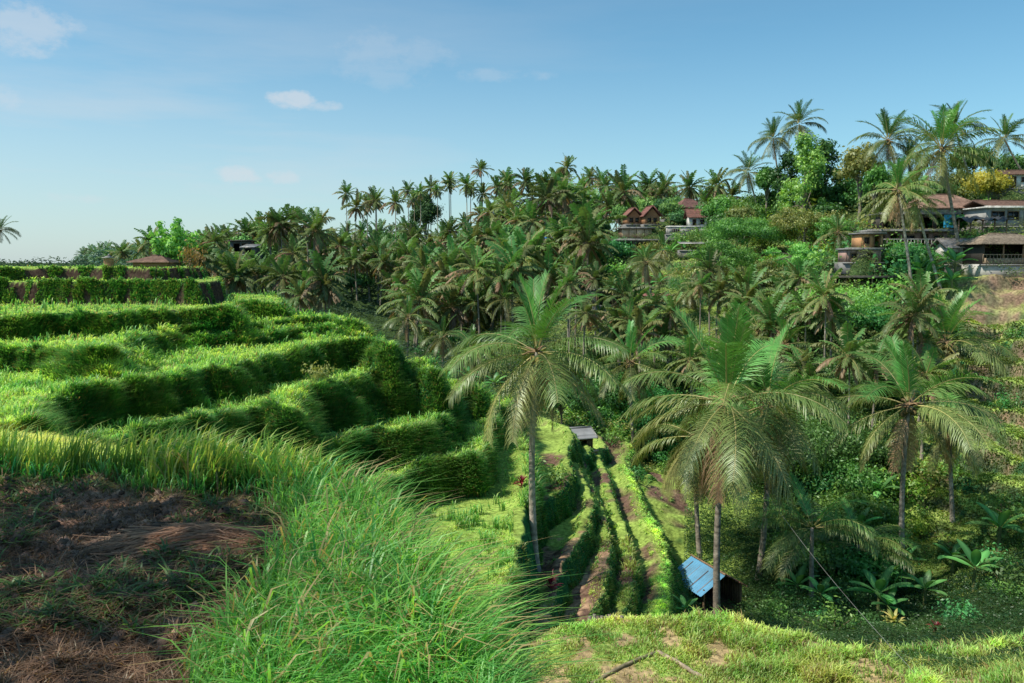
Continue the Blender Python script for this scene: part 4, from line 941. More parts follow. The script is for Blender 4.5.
# ------------------------------------------------------------------ buildings
def rgb(r, g, b): return np.array([r, g, b])
BRN = rgb(.17, .10, .075); RED = rgb(.20, .085, .07); GRY = rgb(.34, .33, .32); WHT = rgb(.66, .64, .60); DRK = rgb(.05, .045, .04); WOOD = rgb(.24, .15, .09); ORG = rgb(.50, .25, .12); THA = rgb(.30, .24, .18)
def part(name, g, mat, root, smooth=False): return g.obj(name, mat, root, smooth)
def hroof(kind, w, d, rise, z, oh=.45, th=.10, C=BRN, tiles=True):
    """roof body with ridges of tile courses as real steps"""
    g = G(); W, D = w / 2 + oh, d / 2 + oh
    if kind in ('gable', 'gable_y', 'hip'):
        if kind == 'gable_y': W, D = D, W
        rx = W if kind != 'hip' else max(W - D * .9, W * .15)
        sx_ = W; n = 9
        for s in (-1, 1):                      # two long slopes built of overlapping courses
            for k in range(n):
                t0, t1 = k / n, (k + 1) / n + .02
                y0, y1 = s * D * (1 - t0), s * D * (1 - min(t1, 1)); z0, z1 = z + rise * t0, z + rise * min(t1, 1)
                x0, x1 = sx_ + (rx - sx_) * t0, sx_ + (rx - sx_) * min(t1, 1)
                o = .05
                V = [(-x0, y0, z0 + o), (x0, y0, z0 + o), (x1, y1, z1 + .012), (-x1, y1, z1 + .012), (-x0, y0, z0 - .04), (x0, y0, z0 - .04)]
                V = np.array(V); c = C * rnd.uniform(.8, 1.2)
                g.add(V, [(0, 1, 2, 3), (4, 5, 1, 0)], C=c)
        if kind == 'hip':
            for s in (-1, 1):
                for k in range(n):
                    t0, t1 = k / n, min((k + 1) / n + .02, 1)
                    x0, x1 = s * (sx_ + (rx - sx_) * t0), s * (sx_ + (rx - sx_) * t1); y0, y1 = D * (1 - t0), D * (1 - t1); z0, z1 = z + rise * t0, z + rise * t1
                    g.add([(x0, -y0, z0 + .05), (x0, y0, z0 + .05), (x1, y1, z1 + .012), (x1, -y1, z1 + .012), (x0, -y0, z0 - .04), (x0, y0, z0 - .04)], [(0, 1, 2, 3), (4, 5, 1, 0)], C=C * rnd.uniform(.8, 1.2))
        g.box((0, 0, z + rise + .04), (2 * rx, .22, .12), C=C * .8)
        if kind != 'hip':
            for s in (-1, 1):
                for q in (-1, 1):          # barge boards
                    a = math.atan2(rise, D); g.box((s * (W + .03), q * D / 2, z + rise / 2), (.06, math.hypot(D, rise) + .05, .2), C=C * .6, rx=-q * a)
        if kind == 'gable_y':
            g.V = [np.stack([v[:, 1], v[:, 0], v[:, 2]], 1) for v in g.V]
    elif kind == 'flat':
        g.box((0, 0, z + th / 2 + .03), (2 * W, 2 * D, th + .06), C=C); g.box((0, -D + .04, z + th + .1), (2 * W, .08, .08), C=C * 1.1)
    elif kind == 'shed':
        a = math.atan2(rise, 2 * D); n = int(2 * W / .22)
        g.box((0, 0, z + rise / 2), (2 * W, 2 * D / math.cos(a), th * .5), C=C, rx=a)
        for q in range(n): g.box((-W + (q + .5) * 2 * W / n, 0, z + rise / 2 + th * .3 + .01), (.07, 2 * D / math.cos(a), .05), C=C * 1.05, rx=a)
    return g
def building(name, label, px, py, Y, w, d, h, rot=0, roof='gable', rise=1., rc=BRN, wc=WHT, rm=None, oh=.4, openings=(), posts=0, walls='full', rail=None, found=1.2, cat='house', group=None, fc=None, extra=None):
    p = P(px, py, Y); root = empty(name, (p[0], p[1] + d / 2, p[2]), R(rot), label, cat, group)
    f = G(); f.box((0, 0, -found / 2 - .02), (w + .5, d + .5, found), C=(fc if fc is not None else GRY * .6)); f.box((0, -d / 2 - .2, -.09), (w + .7, .3, .14), C=GRY * .8); part('foundation', f, M_wall, root)
    t = .14
    if walls != 'none':
        g = G(); g.box((0, d / 2 - t / 2, h / 2), (w, t, h), C=wc); 
        for s in (-1, 1): g.box((s * (w / 2 - t / 2), -t / 2, h / 2), (t, d - t - .004, h), C=wc)
        if walls == 'full':     # front wall pierced by real openings
            xs = sorted(openings); cur = -w / 2 + t + .002
            for (x0, x1, z0, z1, kind) in xs:
                g.box(((cur + x0) / 2, -d / 2 + t / 2, h / 2), (x0 - cur, t, h), C=wc)
                if z0 > .05: g.box(((x0 + x1) / 2, -d / 2 + t / 2, z0 / 2), (x1 - x0, t, z0), C=wc * .97)
                g.box(((x0 + x1) / 2, -d / 2 + t / 2, (z1 + h) / 2), (x1 - x0, t, h - z1), C=wc * .97); cur = x1
            g.box(((cur + w / 2 - t) / 2, -d / 2 + t / 2, h / 2), (w / 2 - t - cur, t, h), C=wc)
        if roof == 'gable_y': 
            for s in (-1, 1): g.add([(-w / 2, s * (d / 2 - .02), h), (w / 2, s * (d / 2 - .02), h), (0, s * (d / 2 - .02), h + rise * w / (w + 2 * oh))], T=[(0, 1, 2)], C=wc * .85)
        if roof == 'gable':
            for s in (-1, 1): g.add([(s * (w / 2 - .02), -d / 2, h), (s * (w / 2 - .02), d / 2, h), (s * (w / 2 - .02), 0, h + rise * d / (d + 2 * oh))], T=[(0, 1, 2)], C=wc * .85)
        part('wall', g, M_wall, root)
        g = G(); g.box((0, 0, .03), (w - .3, d - .3, .06), C=DRK * 1.5); part('floor', g, M_wood, root)
        for (x0, x1, z0, z1, kind) in openings:
            fr = G(); c = WOOD * .7; yy = -d / 2 - .012; cx = (x0 + x1) / 2
            for xx in (x0 + .03, x1 - .03): fr.box((xx, yy, (z0 + z1) / 2), (.07, .07, z1 - z0), C=c)
            for zz in (z0 + .03, z1 - .03): fr.box((cx, yy - .003, zz), (x1 - x0, .07, .07), C=c)
            if kind == 'window':
                fr.box((cx, yy + .02, (z0 + z1) / 2), (.04, .04, z1 - z0 - .12), C=c); fo = part('window', fr, M_wood, root)
                gl = G(); gl.box((cx, -d / 2 + .07, (z0 + z1) / 2), (x1 - x0 - .08, .02, z1 - z0 - .08), C=(.05, .06, .07)); part('pane', gl, M_glass, fo)
            elif kind == 'door':
                for q in range(5): fr.box((x0 + .1 + (q + .5) * (x1 - x0 - .2) / 5, -d / 2 + .05, (z0 + z1) / 2), ((x1 - x0 - .2) / 5 - .02, .05, z1 - z0 - .1), C=WOOD * rnd.uniform(.8, 1.2))
                fo = part('door', fr, M_wood, root); hh = G(); hh.box((x1 - .18, -d / 2 - .0, (z0 + z1) / 2), (.03, .06, .14), C=GRY); part('handle', hh, M_metal, fo)
            else: part('opening_frame', fr, M_wood, root)
    if posts:
        for q in range(posts):
            pg = G(); xx = -w / 2 + .08 + q * (w - .16) / max(posts - 1, 1)
            pg.box((xx, -d / 2 - (.18 if walls == 'full' else -.06), h / 2), (.12, .12, h + .02), C=WOOD * 1.4, taper=.9); part('post', pg, M_wood, root)
    if rail is not None:
        g = G(); y0 = -d / 2 - (.3 if walls == 'full' else -.0)
        g.box((0, y0, .9), (w, .06, .07), C=rail); g.box((0, y0, .15), (w, .05, .06), C=rail)
        for q in range(int(w / .35) + 1): g.box((-w / 2 + q * .35, y0, .5), (.045, .045, .8), C=rail * .9)
        part('railing', g, M_wood, root)
    if roof: part('roof', hroof(roof, w, d, rise, h + .01, oh, C=rc), rm or M_tile, root)
    if extra: extra(root, w, d, h)
    return root
OPW = lambda x, z0=.9, z1=1.9, w=.9: (x - w / 2, x + w / 2, z0, z1, 'window')
OPD = lambda x, h=2.0, w=.9: (x - w / 2, x + w / 2, .0, h, 'door')
OPO = lambda x0, x1, h=2.1: (x0, x1, .0, h, 'open')
# centre cluster
TW = 'twin gabled wooden huts'
building('gabled_hut', 'left one of the twin small wooden huts with steep reddish gable roofs', 633, 224, 150, 2.7, 3.2, 1.3, 8, 'gable_y', 1.7, RED * 1.2, ORG * .8, oh=.4, openings=[(-.9, -.2, .3, 1.15, 'window'), (.2, .9, .3, 1.15, 'window')], group=TW)
building('gabled_hut', 'right one of the twin small wooden huts with steep reddish gable roofs', 651, 224, 148, 2.7, 3.2, 1.4, 8, 'gable_y', 1.9, RED * 1.2, ORG * .8, oh=.4, openings=[(-.9, -.2, .3, 1.15, 'window'), (.2, .9, .3, 1.15, 'window')], group=TW)
def panels(root, w, d, h):
    for q in range(4):
        g = G(); g.box((-w / 2 + (q + .5) * w / 4, -d / 2 - .06, h * .5), (w / 4 - .12, .05, h * .85), C=rgb(.62, .44, .28) * (1.25 if q == 2 else rnd.uniform(.9, 1.05))); part('blind', g, M_cloth, root)
building('bamboo_house', 'house fronted with pale bamboo blinds directly below the twin gabled huts', 636, 238, 146, 5.6, 3.0, 1.7, 4, 'flat', .2, GRY * .8, WOOD, oh=.5, extra=panels)
building('shop_building', 'long low building with grey flat roof and dark open front under the bamboo-fronted house', 650, 252, 142, 12.5, 3.2, 2.0, 3, 'flat', .2, GRY * .9, GRY * .7, oh=.5, openings=[OPO(-5.6, -3.2, 1.7), OPO(-2.6, .2, 1.7), OPW(1.6, .6, 1.5, 1.2), OPD(3.4, 1.8), OPW(4.9, .6, 1.5, 1.2)], posts=5)
building('house', 'white-walled house with a long maroon roof on the slope near the treetops', 704, 227, 146, 5.0, 3.6, 1.7, -4, 'gable', 1.6, RED, WHT, oh=.5, openings=[OPO(-1.9, -1.3, 1.4), OPW(-.2, .5, 1.3, .8), OPW(1.4, .5, 1.3, .8)])
building('house', 'brown-roofed house with a high ridge behind the white-walled maroon-roofed house', 690, 217, 160, 5.0, 4, 1.8, 14, 'hip', 1.9, RED * .9 + .02, WOOD, oh=.6, openings=[OPD(0, 1.6), OPW(1.4, .6, 1.4)])
building('house', 'low dark wing with brown roof left of the high-ridged brown-roofed house', 674, 219, 158, 3.8, 3.2, 1.4, 6, 'gable', .8, BRN, DRK, oh=.4, openings=[OPO(-1.2, 1.2, 1.2)])
building('terrace_wall', 'white and grey railed platform in front of the maroon-roofed house', 690, 234, 143, 8., 1.6, 1.2, -2, 'flat', .1, WHT * .9, WHT * .7, oh=.1, openings=[OPW(-2.4, .3, .9, 1.2), OPW(1, .3, .9, 1.2)], rail=WHT * .6, cat='platform')
building('shelter', 'long thin grey shelter roof on posts right of the slim tall palm', 702, 250, 128, 6.5, 2, 1.0, -2, 'shed', .3, GRY, DRK, M_metal, oh=.3, walls='none', posts=4, cat='shelter')
building('shed', 'grey-roofed dark open shed on the slope below the twin gabled huts', 611, 305, 104, 4.4, 3., 1.9, 6, 'flat', .15, GRY * .75, DRK * 1.4, M_metal, oh=.25, openings=[OPO(-1.9, -.1, 1.6), OPO(.3, 1.8, 1.6)], posts=3, cat='shed')
building('platform_shelter', 'low wooden deck with reddish cover right of the grey-roofed shed', 650, 303, 103, 5.2, 2.4, .9, 0, 'shed', .2, RED * 1.4, WOOD, oh=.2, walls='none', posts=4, rail=WOOD, cat='deck')
building('hut', 'tiny hut with grey gabled roof at the far end of the low terraces', 577, 450, 60, 1.9, 2.2, .9, 18, 'gable', .55, GRY * 1.1, WOOD * .6, M_metal, oh=.25, openings=[OPO(-.5, .5, .8)], cat='hut')
building('hut', 'hut with a low brown tiled roof behind the top left terrace', 151, 268.5, 66, 2.9, 2.5, .52, -4, 'hip', .52, BRN * 1.3, WOOD, oh=.35, openings=[], cat='hut')
building('house', 'dark boxy building among the far palms left of centre', 240, 252, 150, 3.8, 3, 2.0, 5, 'flat', .2, DRK * 2, GRY * .35, oh=.4, openings=[OPO(-1.3, -.1, 1.6), OPO(.2, 1.4, 1.6)])
building('lean_to', 'pale metal lean-to roof beside the dark boxy building in the far palms', 249, 254, 146, 2.4, 2.2, 1.2, -8, 'shed', .6, GRY * 1.3, GRY * .4, M_metal, oh=.3, openings=[OPO(-.7, .7, 1.)], cat='lean-to')
building('shelter', 'shelter with a bright blue tarpaulin roof in front of the grove', 545, 243, 160, 5.8, 2.4, .9, 2, 'shed', .25, rgb(.04, .28, .75), DRK, M_cloth, oh=.2, walls='none', posts=4, cat='shelter')
# right cluster
building('house', 'house with a wide brown hipped roof and grey walls, largest of the hillside houses', 949, 226, 92, 7.6, 5, 2.0, -6, 'hip', 1.7, BRN * 1.6, GRY * 1.25, oh=.55, openings=[OPO(-2.9, -1.2, 1.5), OPO(-.8, .3, 1.5), OPW(1.7, .7, 1.5, 1.1)])
building('long_house', 'pale flat-fronted house with dark windows at the right edge', 1016, 226, 88, 7.2, 4, 1.9, 3, 'flat', .4, WHT * .95, GRY * 1.1, oh=.35, openings=[OPW(-2.2, .7, 1.6, 1.5), OPW(-.5, .7, 1.6, 1.3), OPD(1.2, 1.7), OPW(2.6, .7, 1.6)], extra=lambda root, w, d, h: part('upper_roof', hroof('gable', w - .2, d, .7, h + .25, .3, C=BRN * 1.1), M_tile, root))
def netting(root, w, d, h):
    rs = np.random.RandomState(3); n, m = 18, 12
    xx, yy = np.meshgrid(np.linspace(-w / 2 - .3, w / 2 + .3, n), np.linspace(-d / 2 - .6, d / 2, m), indexing='ij'); zz = h + .12 + .35 * (yy + d / 2) / d + .10 * rs.normal(size=xx.shape) - .25 * np.sin((xx + w / 2) / w * math.pi * 3) ** 2
    i_ = np.arange(n - 1)[:, None]; j_ = np.arange(m - 1)[None]; g = G(); g.add(np.stack([xx, yy, zz], -1), np.stack([i_ * m + j_, (i_ + 1) * m + j_, (i_ + 1) * m + j_ + 1, i_ * m + j_ + 1], -1).reshape(-1, 4), C=rgb(.035, .04, .045)); part('netting', g, M_cloth, root)
building('netted_shelter', 'black-netted shelter between the brown hipped roof and the thatched pavilion', 983, 238, 84, 5.0, 3, 1.9, -3, None, 0, DRK, DRK, walls='none', posts=5, extra=netting, cat='shelter')
def tarp(root, w, d, h):
    n, m = 10, 8; xx, zz = np.meshgrid(np.linspace(w / 2 - 1.35, w / 2 - .15, n), np.linspace(.15, h + .1, m), indexing='ij'); yy = -d / 2 - .12 - .05 * np.sin(xx * 14) * (1.2 - zz / h * .6)
    i_ = np.arange(n - 1)[:, None]; j_ = np.arange(m - 1)[None]; g = G(); g.add(np.stack([xx, yy, zz], -1), np.stack([i_ * m + j_, (i_ + 1) * m + j_, (i_ + 1) * m + j_ + 1, i_ * m + j_ + 1], -1).reshape(-1, 4), C=rgb(.05, .42, .68)); part('tarpaulin', g, M_cloth, root)
building('open_house', 'dark open-fronted storey with a turquoise tarpaulin hanging at its right end', 918, 229, 86, 8.0, 3, 1.5, -2, 'flat', .2, GRY * .5, DRK * 1.3, oh=.3, openings=[OPO(-3.7, -2.2, 1.3), OPO(-1.9, -.2, 1.3), OPO(.1, 1.6, 1.3), OPO(1.9, 3.6, 1.3)], extra=tarp)
def plants_on(root, w, d, h):
    rs = np.random.RandomState(8); g = G(); cs = [np.array([-w / 2 + rs.rand() * w, -d / 2 - .3 + .3 * rs.rand(), h + .22 - .2 * rs.rand()]) for q in range(46)]
    clump_crown(g, cs, [.16 + .1 * rs.rand() for q in cs], 700, .11, PAL['olive'], rs); part('planting', g, M_leaf, root)
building('house', 'brown house with a row of plants hanging from its flat roof, above the jungle', 908, 248, 84, 8.0, 3, 1.7, -2, 'flat', .2, GRY * .8, rgb(.26, .15, .11), oh=.35, openings=[OPW(-2.9, .5, 1.35, 1.1), OPO(-1.9, -.9, 1.5), OPW(.1, .5, 1.35, 1.2), OPO(1.3, 2.1, 1.5), OPW(3.1, .5, 1.35, 1.)], rail=WHT * .75, extra=plants_on)
building('kiosk', 'small orange-fronted room at the left end of the planted-roof house', 871, 249, 82.5, 2.3, 2.0, 1.5, 4, 'flat', .1, GRY * .6, ORG * 1.2, oh=.25, openings=[OPW(-.55, .5, 1.2, .55), OPO(.2, .9, 1.35)])
building('veranda', 'low pale veranda with pinkish walls under the orange-fronted room', 863, 262, 81, 3.6, 1.8, 1.2, 2, 'flat', .1, GRY * .8, rgb(.45, .28, .24), oh=.2, openings=[OPW(-1., .3, .9, .6), OPW(.6, .3, .9, .6)], cat='veranda')
building('house', 'small pale house with a grey gabled roof left of the thatched pavilion', 966, 264, 80, 3.5, 3, 1.6, -4, 'gable', .9, GRY * .75 + rgb(.03, .01, 0), WHT * .8, oh=.35, openings=[OPW(-.95, .55, 1.15, .9), OPW(.3, .55, 1.15, .9), OPW(1.2, .55, 1.15, .5)])
building('thatched_pavilion', 'open pavilion with a shaggy grey-brown thatched roof above the earth bank', 1012, 264, 77, 6.0, 3.5, 1.9, 3, 'hip', 1.0, THA, DRK, M_thatch, oh=.6, walls='back', posts=4, rail=rgb(.35, .26, .18), fc=WHT * .75, found=1.4, cat='pavilion', extra=lambda root, w, d, h: part('half_wall', G().box((0, -d / 2 + .03, .28), (w - .3, .06, .55), C=rgb(.35, .25, .17)), M_wood, root))
building('long_pavilion', 'long dark open pavilion with a thin flat roof standing in the jungle', 866, 292, 78, 6.4, 3, 1.35, -2, 'flat', .2, DRK * 1.8, DRK, oh=.4, walls='back', posts=6, rail=WOOD * .6, found=1.5, cat='pavilion')
building('house', 'small white house with a brown roof at the upper right edge', 1019, 188, 98, 3.0, 2.6, 1.6, -8, 'gable', .6, BRN, WHT, oh=.4, openings=[OPD(-.5, 1.4, .6), OPW(.7, .7, 1.3, .6)])
# brick gate pillar behind the top terrace
p = P(109, 268, 66); r_ = empty('brick_pillar', p, 0, 'brick gate pillar with a stone cap behind the top left terrace', 'pillar')
g = G(); g.box((0, 0, -.6), (.7, .7, 1.2), C=GRY * .6); part('base', g, M_wall, r_)
g = G()
for q in range(9): g.box((0, 0, .04 + q * .085), (.56 + .02 * (q % 2), .56 + .02 * (q % 2), .08), C=rgb(.42, .22, .13) * rnd.uniform(.85, 1.15))
part('shaft', g, M_wall, r_)
g = G(); g.box((0, 0, .84), (.74, .74, .08), C=GRY * 1.2); g.box((0, 0, .93), (.5, .5, .1), C=GRY, taper=.6); g.box((.05, 0, 1.06), (.2, .2, .18), C=GRY * .9, taper=.4); part('cap', g, M_wall, r_)
# stone wall behind the flower bushes and blue-roofed hut
hp = P(716, 575, 41.5); hz0 = hp[2] - 2.5; root = empty('field_hut', (hp[0], 43.2, hz0), R(22), 'small hut with a blue corrugated metal roof at the foot of the palms', 'hut')
root.scale = (.9, .9, .95); HH = hp[2] - hz0 - .75
def corr(x0, z0, x1, z1, L_, C0, pitch=.19):
    n = int(L_ / pitch * 6); yy = np.linspace(-L_ / 2, L_ / 2, n); am = .028 * np.cos(yy * 2 * math.pi / pitch); nn = 5; t = np.linspace(0, 1, nn)
    nx, nz_ = -(z1 - z0), (x1 - x0); l = math.hypot(nx, nz_); nx, nz_ = nx / l, nz_ / l
    if nz_ < 0: nx, nz_ = -nx, -nz_
    V = np.stack([x0 + (x1 - x0) * t[None] + nx * am[:, None], yy[:, None] + 0 * t[None], z0 + (z1 - z0) * t[None] + nz_ * am[:, None]], -1)
    i_ = np.arange(n - 1)[:, None]; j_ = np.arange(nn - 1)[None]; g = G(); g.add(V, np.stack([i_ * nn + j_, (i_ + 1) * nn + j_, (i_ + 1) * nn + j_ + 1, i_ * nn + j_ + 1], -1).reshape(-1, 4), C=C0); return g
g = corr(-1.75, HH - .25, 0, HH + .75, 3.5, rgb(.10, .30, .50)); ro = part('metal_roof', g, M_metal, root)
g = G()
for q in range(4): g.box((-1.0 + .02 * q, -1.75 + .5 + q * .83, HH + .22), (1.6, .04, .012), C=rgb(.30, .16, .09), ry=-math.atan2(1.0, 1.75))
part('rust_streak', g, M_metal, ro)
g = G(); 
for k in range(10):
    x0 = k * .17; g.box((x0 + .1, 0, HH + .72 - x0 * .57 + rnd.uniform(-.01, .02)), (.24, 3.5 + rnd.uniform(-.1, .1), .07), C=rgb(.20, .12, .08) * rnd.uniform(.7, 1.2), ry=math.atan2(.57, 1))
part('thatch_slope', g, M_thatch, root)
g = G(); g.tube([(0, -1.85, HH + .78), (0, 1.85, HH + .78)], .06, 6, C=WOOD); part('ridge_pole', g, M_wood, root)
for sx_ in (-1.35, 1.35):
    for sy_ in (-1.5, 1.5): g = G(); g.tube([(sx_, sy_, -1.2), (sx_ * 1.0, sy_, HH + .02)], .07, 7, C=WOOD); part('post', g, M_wood, root)
g = G()
for k in range(13): g.box((1.32, -1.4 + k * .23, HH / 2), (.04, .21, HH * .95), C=WOOD * rnd.uniform(.5, .9)); g.box((-1.2 + k * .2, 1.46, HH / 2), (.18, .04, HH), C=WOOD * rnd.uniform(.5, .9))
part('wall', g, M_wood, root)
g = G()
for k in range(12): g.box((-1.25 + k * .225, 0, .3), (.2, 3., .05), C=WOOD * rnd.uniform(.5, .9))
part('floor', g, M_wood, root)

# ------------------------------------------------------------------ small things on the ridge and in the foreground
def gp(px, py, z):       # ground point near a pixel on a level
    q = PZ(px, py, z); return np.array([q[0], q[1], gz(q[0], q[1])])
def pole(label, a, b, r, name='bamboo_pole', c=rgb(.36, .28, .20), cat='pole', grp=None):
    d_ = b - a; n = 9; t = np.linspace(0, 1, n)[:, None]; pts = a + d_ * t + np.array([0, 0, 1]) * (.02 + .04 * np.sin(t * 7)); pts[:, 2] = [max(z, gz(x, y) + r) for x, y, z in pts]
    o_ = pts[0].copy(); g = G(); g.tube(pts - o_, r * (1 + .15 * (np.arange(n) % 2)), 8, C=c * (.85 + .3 * np.random.RandomState(4).rand(n, 1))); g.box((0, 0, 0), (r, r, r), C=c * .8); o = g.obj(name, M_wood, loc=o_); tag(o, label, cat, grp)
pole('grey pole lying on the sunlit ridge, sloping down to the right', gp(658, 655, -12), gp(705, 682, -12), .06, grp='poles on the ridge')
pole('mossy pole lying on the sunlit ridge, sloping down to the left', gp(655, 656, -12), gp(590, 684, -12), .05, c=rgb(.24, .2, .12), grp='poles on the ridge')
pole('short log on the right part of the ridge beside the spiky bromeliad', gp(778, 634, -12.2), gp(812, 631, -12.2), .07, name='log', cat='log')
a_ = gp(590, 624, -12.1); rt = empty('plank_fence', a_, R(-4), 'low fence of weathered grey planks at the edge of the sunlit ridge', 'fence')
for k in range(9):
    g = G(); g.box((k * .13, 0, .12), (.11, .025, .5 + rnd.uniform(-.08, .12)), C=rgb(.28, .24, .22) * rnd.uniform(.7, 1.1), ry=rnd.uniform(-.08, .08)); part('plank', g, M_wood, rt)
g = G(); g.box((.52, -.03, .2), (1.2, .03, .06), C=rgb(.26, .22, .2)); part('rail', g, M_wood, rt)
def cable(label, A_, B_, sag, r=.012):
    t = np.linspace(0, 1, 30)[:, None]; pts = A_ * (1 - t) + B_ * t; pts[:, 2] -= (sag * 4 * t * (1 - t))[:, 0]
    g = G(); g.tube(pts - pts[0], r, 5, C=rgb(.34, .33, .31)); tag(g.obj('cable', M_cable, loc=pts[0]), label, 'cable', 'thin cables strung across the valley')
cable('thin cable strung from the tall middle palm down over the low terraces', P(549, 452, 60), P(606, 596, 34), .5, .014)
cable('second thin cable just left of the other over the low terraces', P(552, 455, 60), P(596, 578, 36), .3, .012)
cable('thin pale cable slanting over the dark scrub at lower right', P(766, 492, 42), P(916, 674, 22), 0.3, .006)
# straw heap on the bare earth
rs = np.random.RandomState(5); hc = PZ(195, 545, -1.9); hc[2] = gz(hc[0], hc[1]); g = G(); n = 1500
u_ = rs.normal(size=(n, 2)) * [.42, .16]; hgt = .16 * np.exp(-(u_[:, 0] / .55) ** 2 - (u_[:, 1] / .22) ** 2)
dirr = norm(np.stack([np.ones(n), .35 + .3 * rs.normal(size=n) + .5 * u_[:, 0], .15 * rs.normal(size=n) - .2 * u_[:, 0]], 1)) * (.16 + .14 * rs.rand(n, 1)); c0 = np.stack([u_[:, 0], u_[:, 1], hgt * rs.rand(n) ** .4 + .02], 1)
w_ = np.array([0, .003, .002]); mid_ = c0 + np.array([0, 0, .03]) * rs.rand(n, 1)
V = np.stack([c0 - dirr - w_ - [0, 0, .03], c0 - dirr + w_ - [0, 0, .03], mid_ + w_, mid_ - w_, c0 + dirr - [0, 0, .05], c0 + dirr + w_ * .5 - [0, 0, .05]], 1).reshape(-1, 3)
b_ = np.arange(n)[:, None] * 6; Q = np.concatenate([b_ + [0, 1, 2, 3], b_ + [3, 2, 5, 4]], 1).reshape(-1, 4)
g.add(V, Q, C=np.repeat(np.array([.34, .20, .14]) * (.35 + 1. * rs.rand(n, 1)), 6, axis=0)); tag(g.obj('straw_heap', M_grass, loc=hc), 'heap of dry brown straw on the bare earth in the foreground', 'straw heap')
# litter and weeds on the bare earth
r = sample((fD < 12) & (fDirt > .25) & (fZ > -3), W, 30000, 31); p, idx, rs = r; n = len(p)
blades('dead_straw_litter', p, None, .03 + .08 * rs.rand(n) ** 2, np.full(n, .007), 2.2 * np.stack([rs.normal(size=n), rs.normal(size=n), 0 * p[:, 0]], 1) * .6, lerp([.08, .05, .035], [.16, .10, .07], rs.rand(n)), lerp([.10, .065, .045], [.34, .22, .15], rs.rand(n) ** 2), rs, 'brown dead stalks and crumbs scattered over the bare earth', curl=1.6, cat='litter')
r = sample((fD < 12) & (fDirt > .2) & (fZ > -3) & (fB > .05), W, 5000, 32); p, idx, rs = r; n = len(p)
blades('weeds', p, None, .025 + .09 * rs.rand(n), np.full(n, .016), np.stack([rs.normal(size=n), rs.normal(size=n), 0 * p[:, 0]], 1) * .8, lerp([.02, .06, .03], [.04, .10, .04], rs.rand(n)), lerp([.05, .12, .04], [.14, .24, .07], rs.rand(n)), rs, 'small green weeds sprouting on the bare earth', curl=1.2, cat='weeds')
# clods
rs = np.random.RandomState(12); r = sample((fD < 12) & (fDirt > .5) & (fZ > -3), W, 1600, 33); p, idx, _r = r; g = G()
for k in range(len(p)):
    s = .012 + .035 * rs.rand() ** 3; t_ = np.linspace(0.15, math.pi - .15, 4); sq = .6 + .6 * rs.rand(); g.tube(p[k] + np.stack([s * .4 * rs.normal(size=4) * .4, s * .4 * rs.normal(size=4) * .4, s * .8 * np.cos(t_)], 1), s * np.sin(t_) * sq + .002, 6, C=rgb(.17, .11, .085) * (.5 + .8 * rs.rand()))
tag(g.obj('earth_clods', M_bark), 'loose dark clods on the bare earth', 'clods', kind='stuff')
# long arching blades at the right of the foreground grass
sel = (fD > 3.2) & (fD < 8) & (fZ > -3.5) & (fU > -.45)
r = sample(sel & (fDirt < .3), W * (1 + 2 * fL), 5200, 34); p, idx, rs = r; n = len(p); nr = fN.reshape(-1, 3)[idx]
dry = rs.rand(n) < .22; ct = lerp([.05, .26, .06], [.24, .50, .10], rs.rand(n)); ct[dry] = [.40, .33, .17]; cb = lerp([.02, .09, .03], [.06, .15, .04], rs.rand(n)); cb[dry] = [.14, .11, .06]
blades('arching_grass', p, nr, (.25 + .38 * rs.rand(n)), .006 + .014 * rs.rand(n) ** 2, nr * [1, 1, 0] * .6 + np.array([.12, -.1, 0]), cb, ct, rs, 'long arching grass blades spilling over the edge of the foreground bank', curl=.65)
r = sample((fD > 6.5) & (fD < 12) & (fZ > -4) & (fU < -.1) & (fDirt < .2), W, 5000, 35); p, idx, rs = r; n = len(p)
blades('seeding_grass', p, None, .28 + .40 * rs.rand(n), .008 + .010 * rs.rand(n), np.tile([.25, 0, 0.], (n, 1)), lerp([.04, .12, .03], [.10, .2, .05], rs.rand(n)), lerp([.16, .36, .07], [.45, .48, .14], rs.rand(n)), rs, 'tall sunlit seeding grass behind the bare earth', curl=.35)
# tree just outside the left edge whose shade falls on the bare earth
tm_, cm_ = tree_meshes('round', 9.5, 7, 'green', 77, .22, 4.5)
r = empty('broadleaf_tree', (-8.2, 3.4, -2), .4, 'leafy tree just beyond the left edge, shading the bare earth', 'tree')
for nm, me in (('trunk', tm_), ('crown', cm_)): link(bpy.data.objects.new(nm, me), r)
# ------------------------------------------------------------------ light and sky
SUN = np.array([-.56, -.20, .82]); SUN /= np.linalg.norm(SUN)
el = math.asin(SUN[2]); az = math.atan2(SUN[0], SUN[1])
sd = bpy.data.lights.new('sun', 'SUN'); sd.energy = 5.0; sd.angle = R(.55); sd.color = (1, .93, .80)
so = bpy.data.objects.new('sun', sd); link(so)
from mathutils import Vector
so.rotation_euler = Vector(SUN).to_track_quat('Z', 'Y').to_euler()
w = bpy.data.worlds.new('World'); scene.world = w; w.use_nodes = True; nt = w.node_tree; nt.nodes.clear(); L = nt.links
sky = N(nt, 'ShaderNodeTexSky', sky_type='NISHITA'); sky.sun_disc = False; sky.sun_elevation = el; sky.sun_rotation = az % (2 * math.pi)
sky.altitude = 300; sky.air_density = 1.0; sky.dust_density = .8; sky.ozone_density = 1.6
tc = N(nt, 'ShaderNodeTexCoord'); 
tint = N(nt, 'ShaderNodeMixRGB', blend_type='MULTIPLY'); tint.inputs[0].default_value = 1; tint.inputs[2].default_value = (.60, .97, .98, 1); L.new(sky.outputs[0], tint.inputs[1])
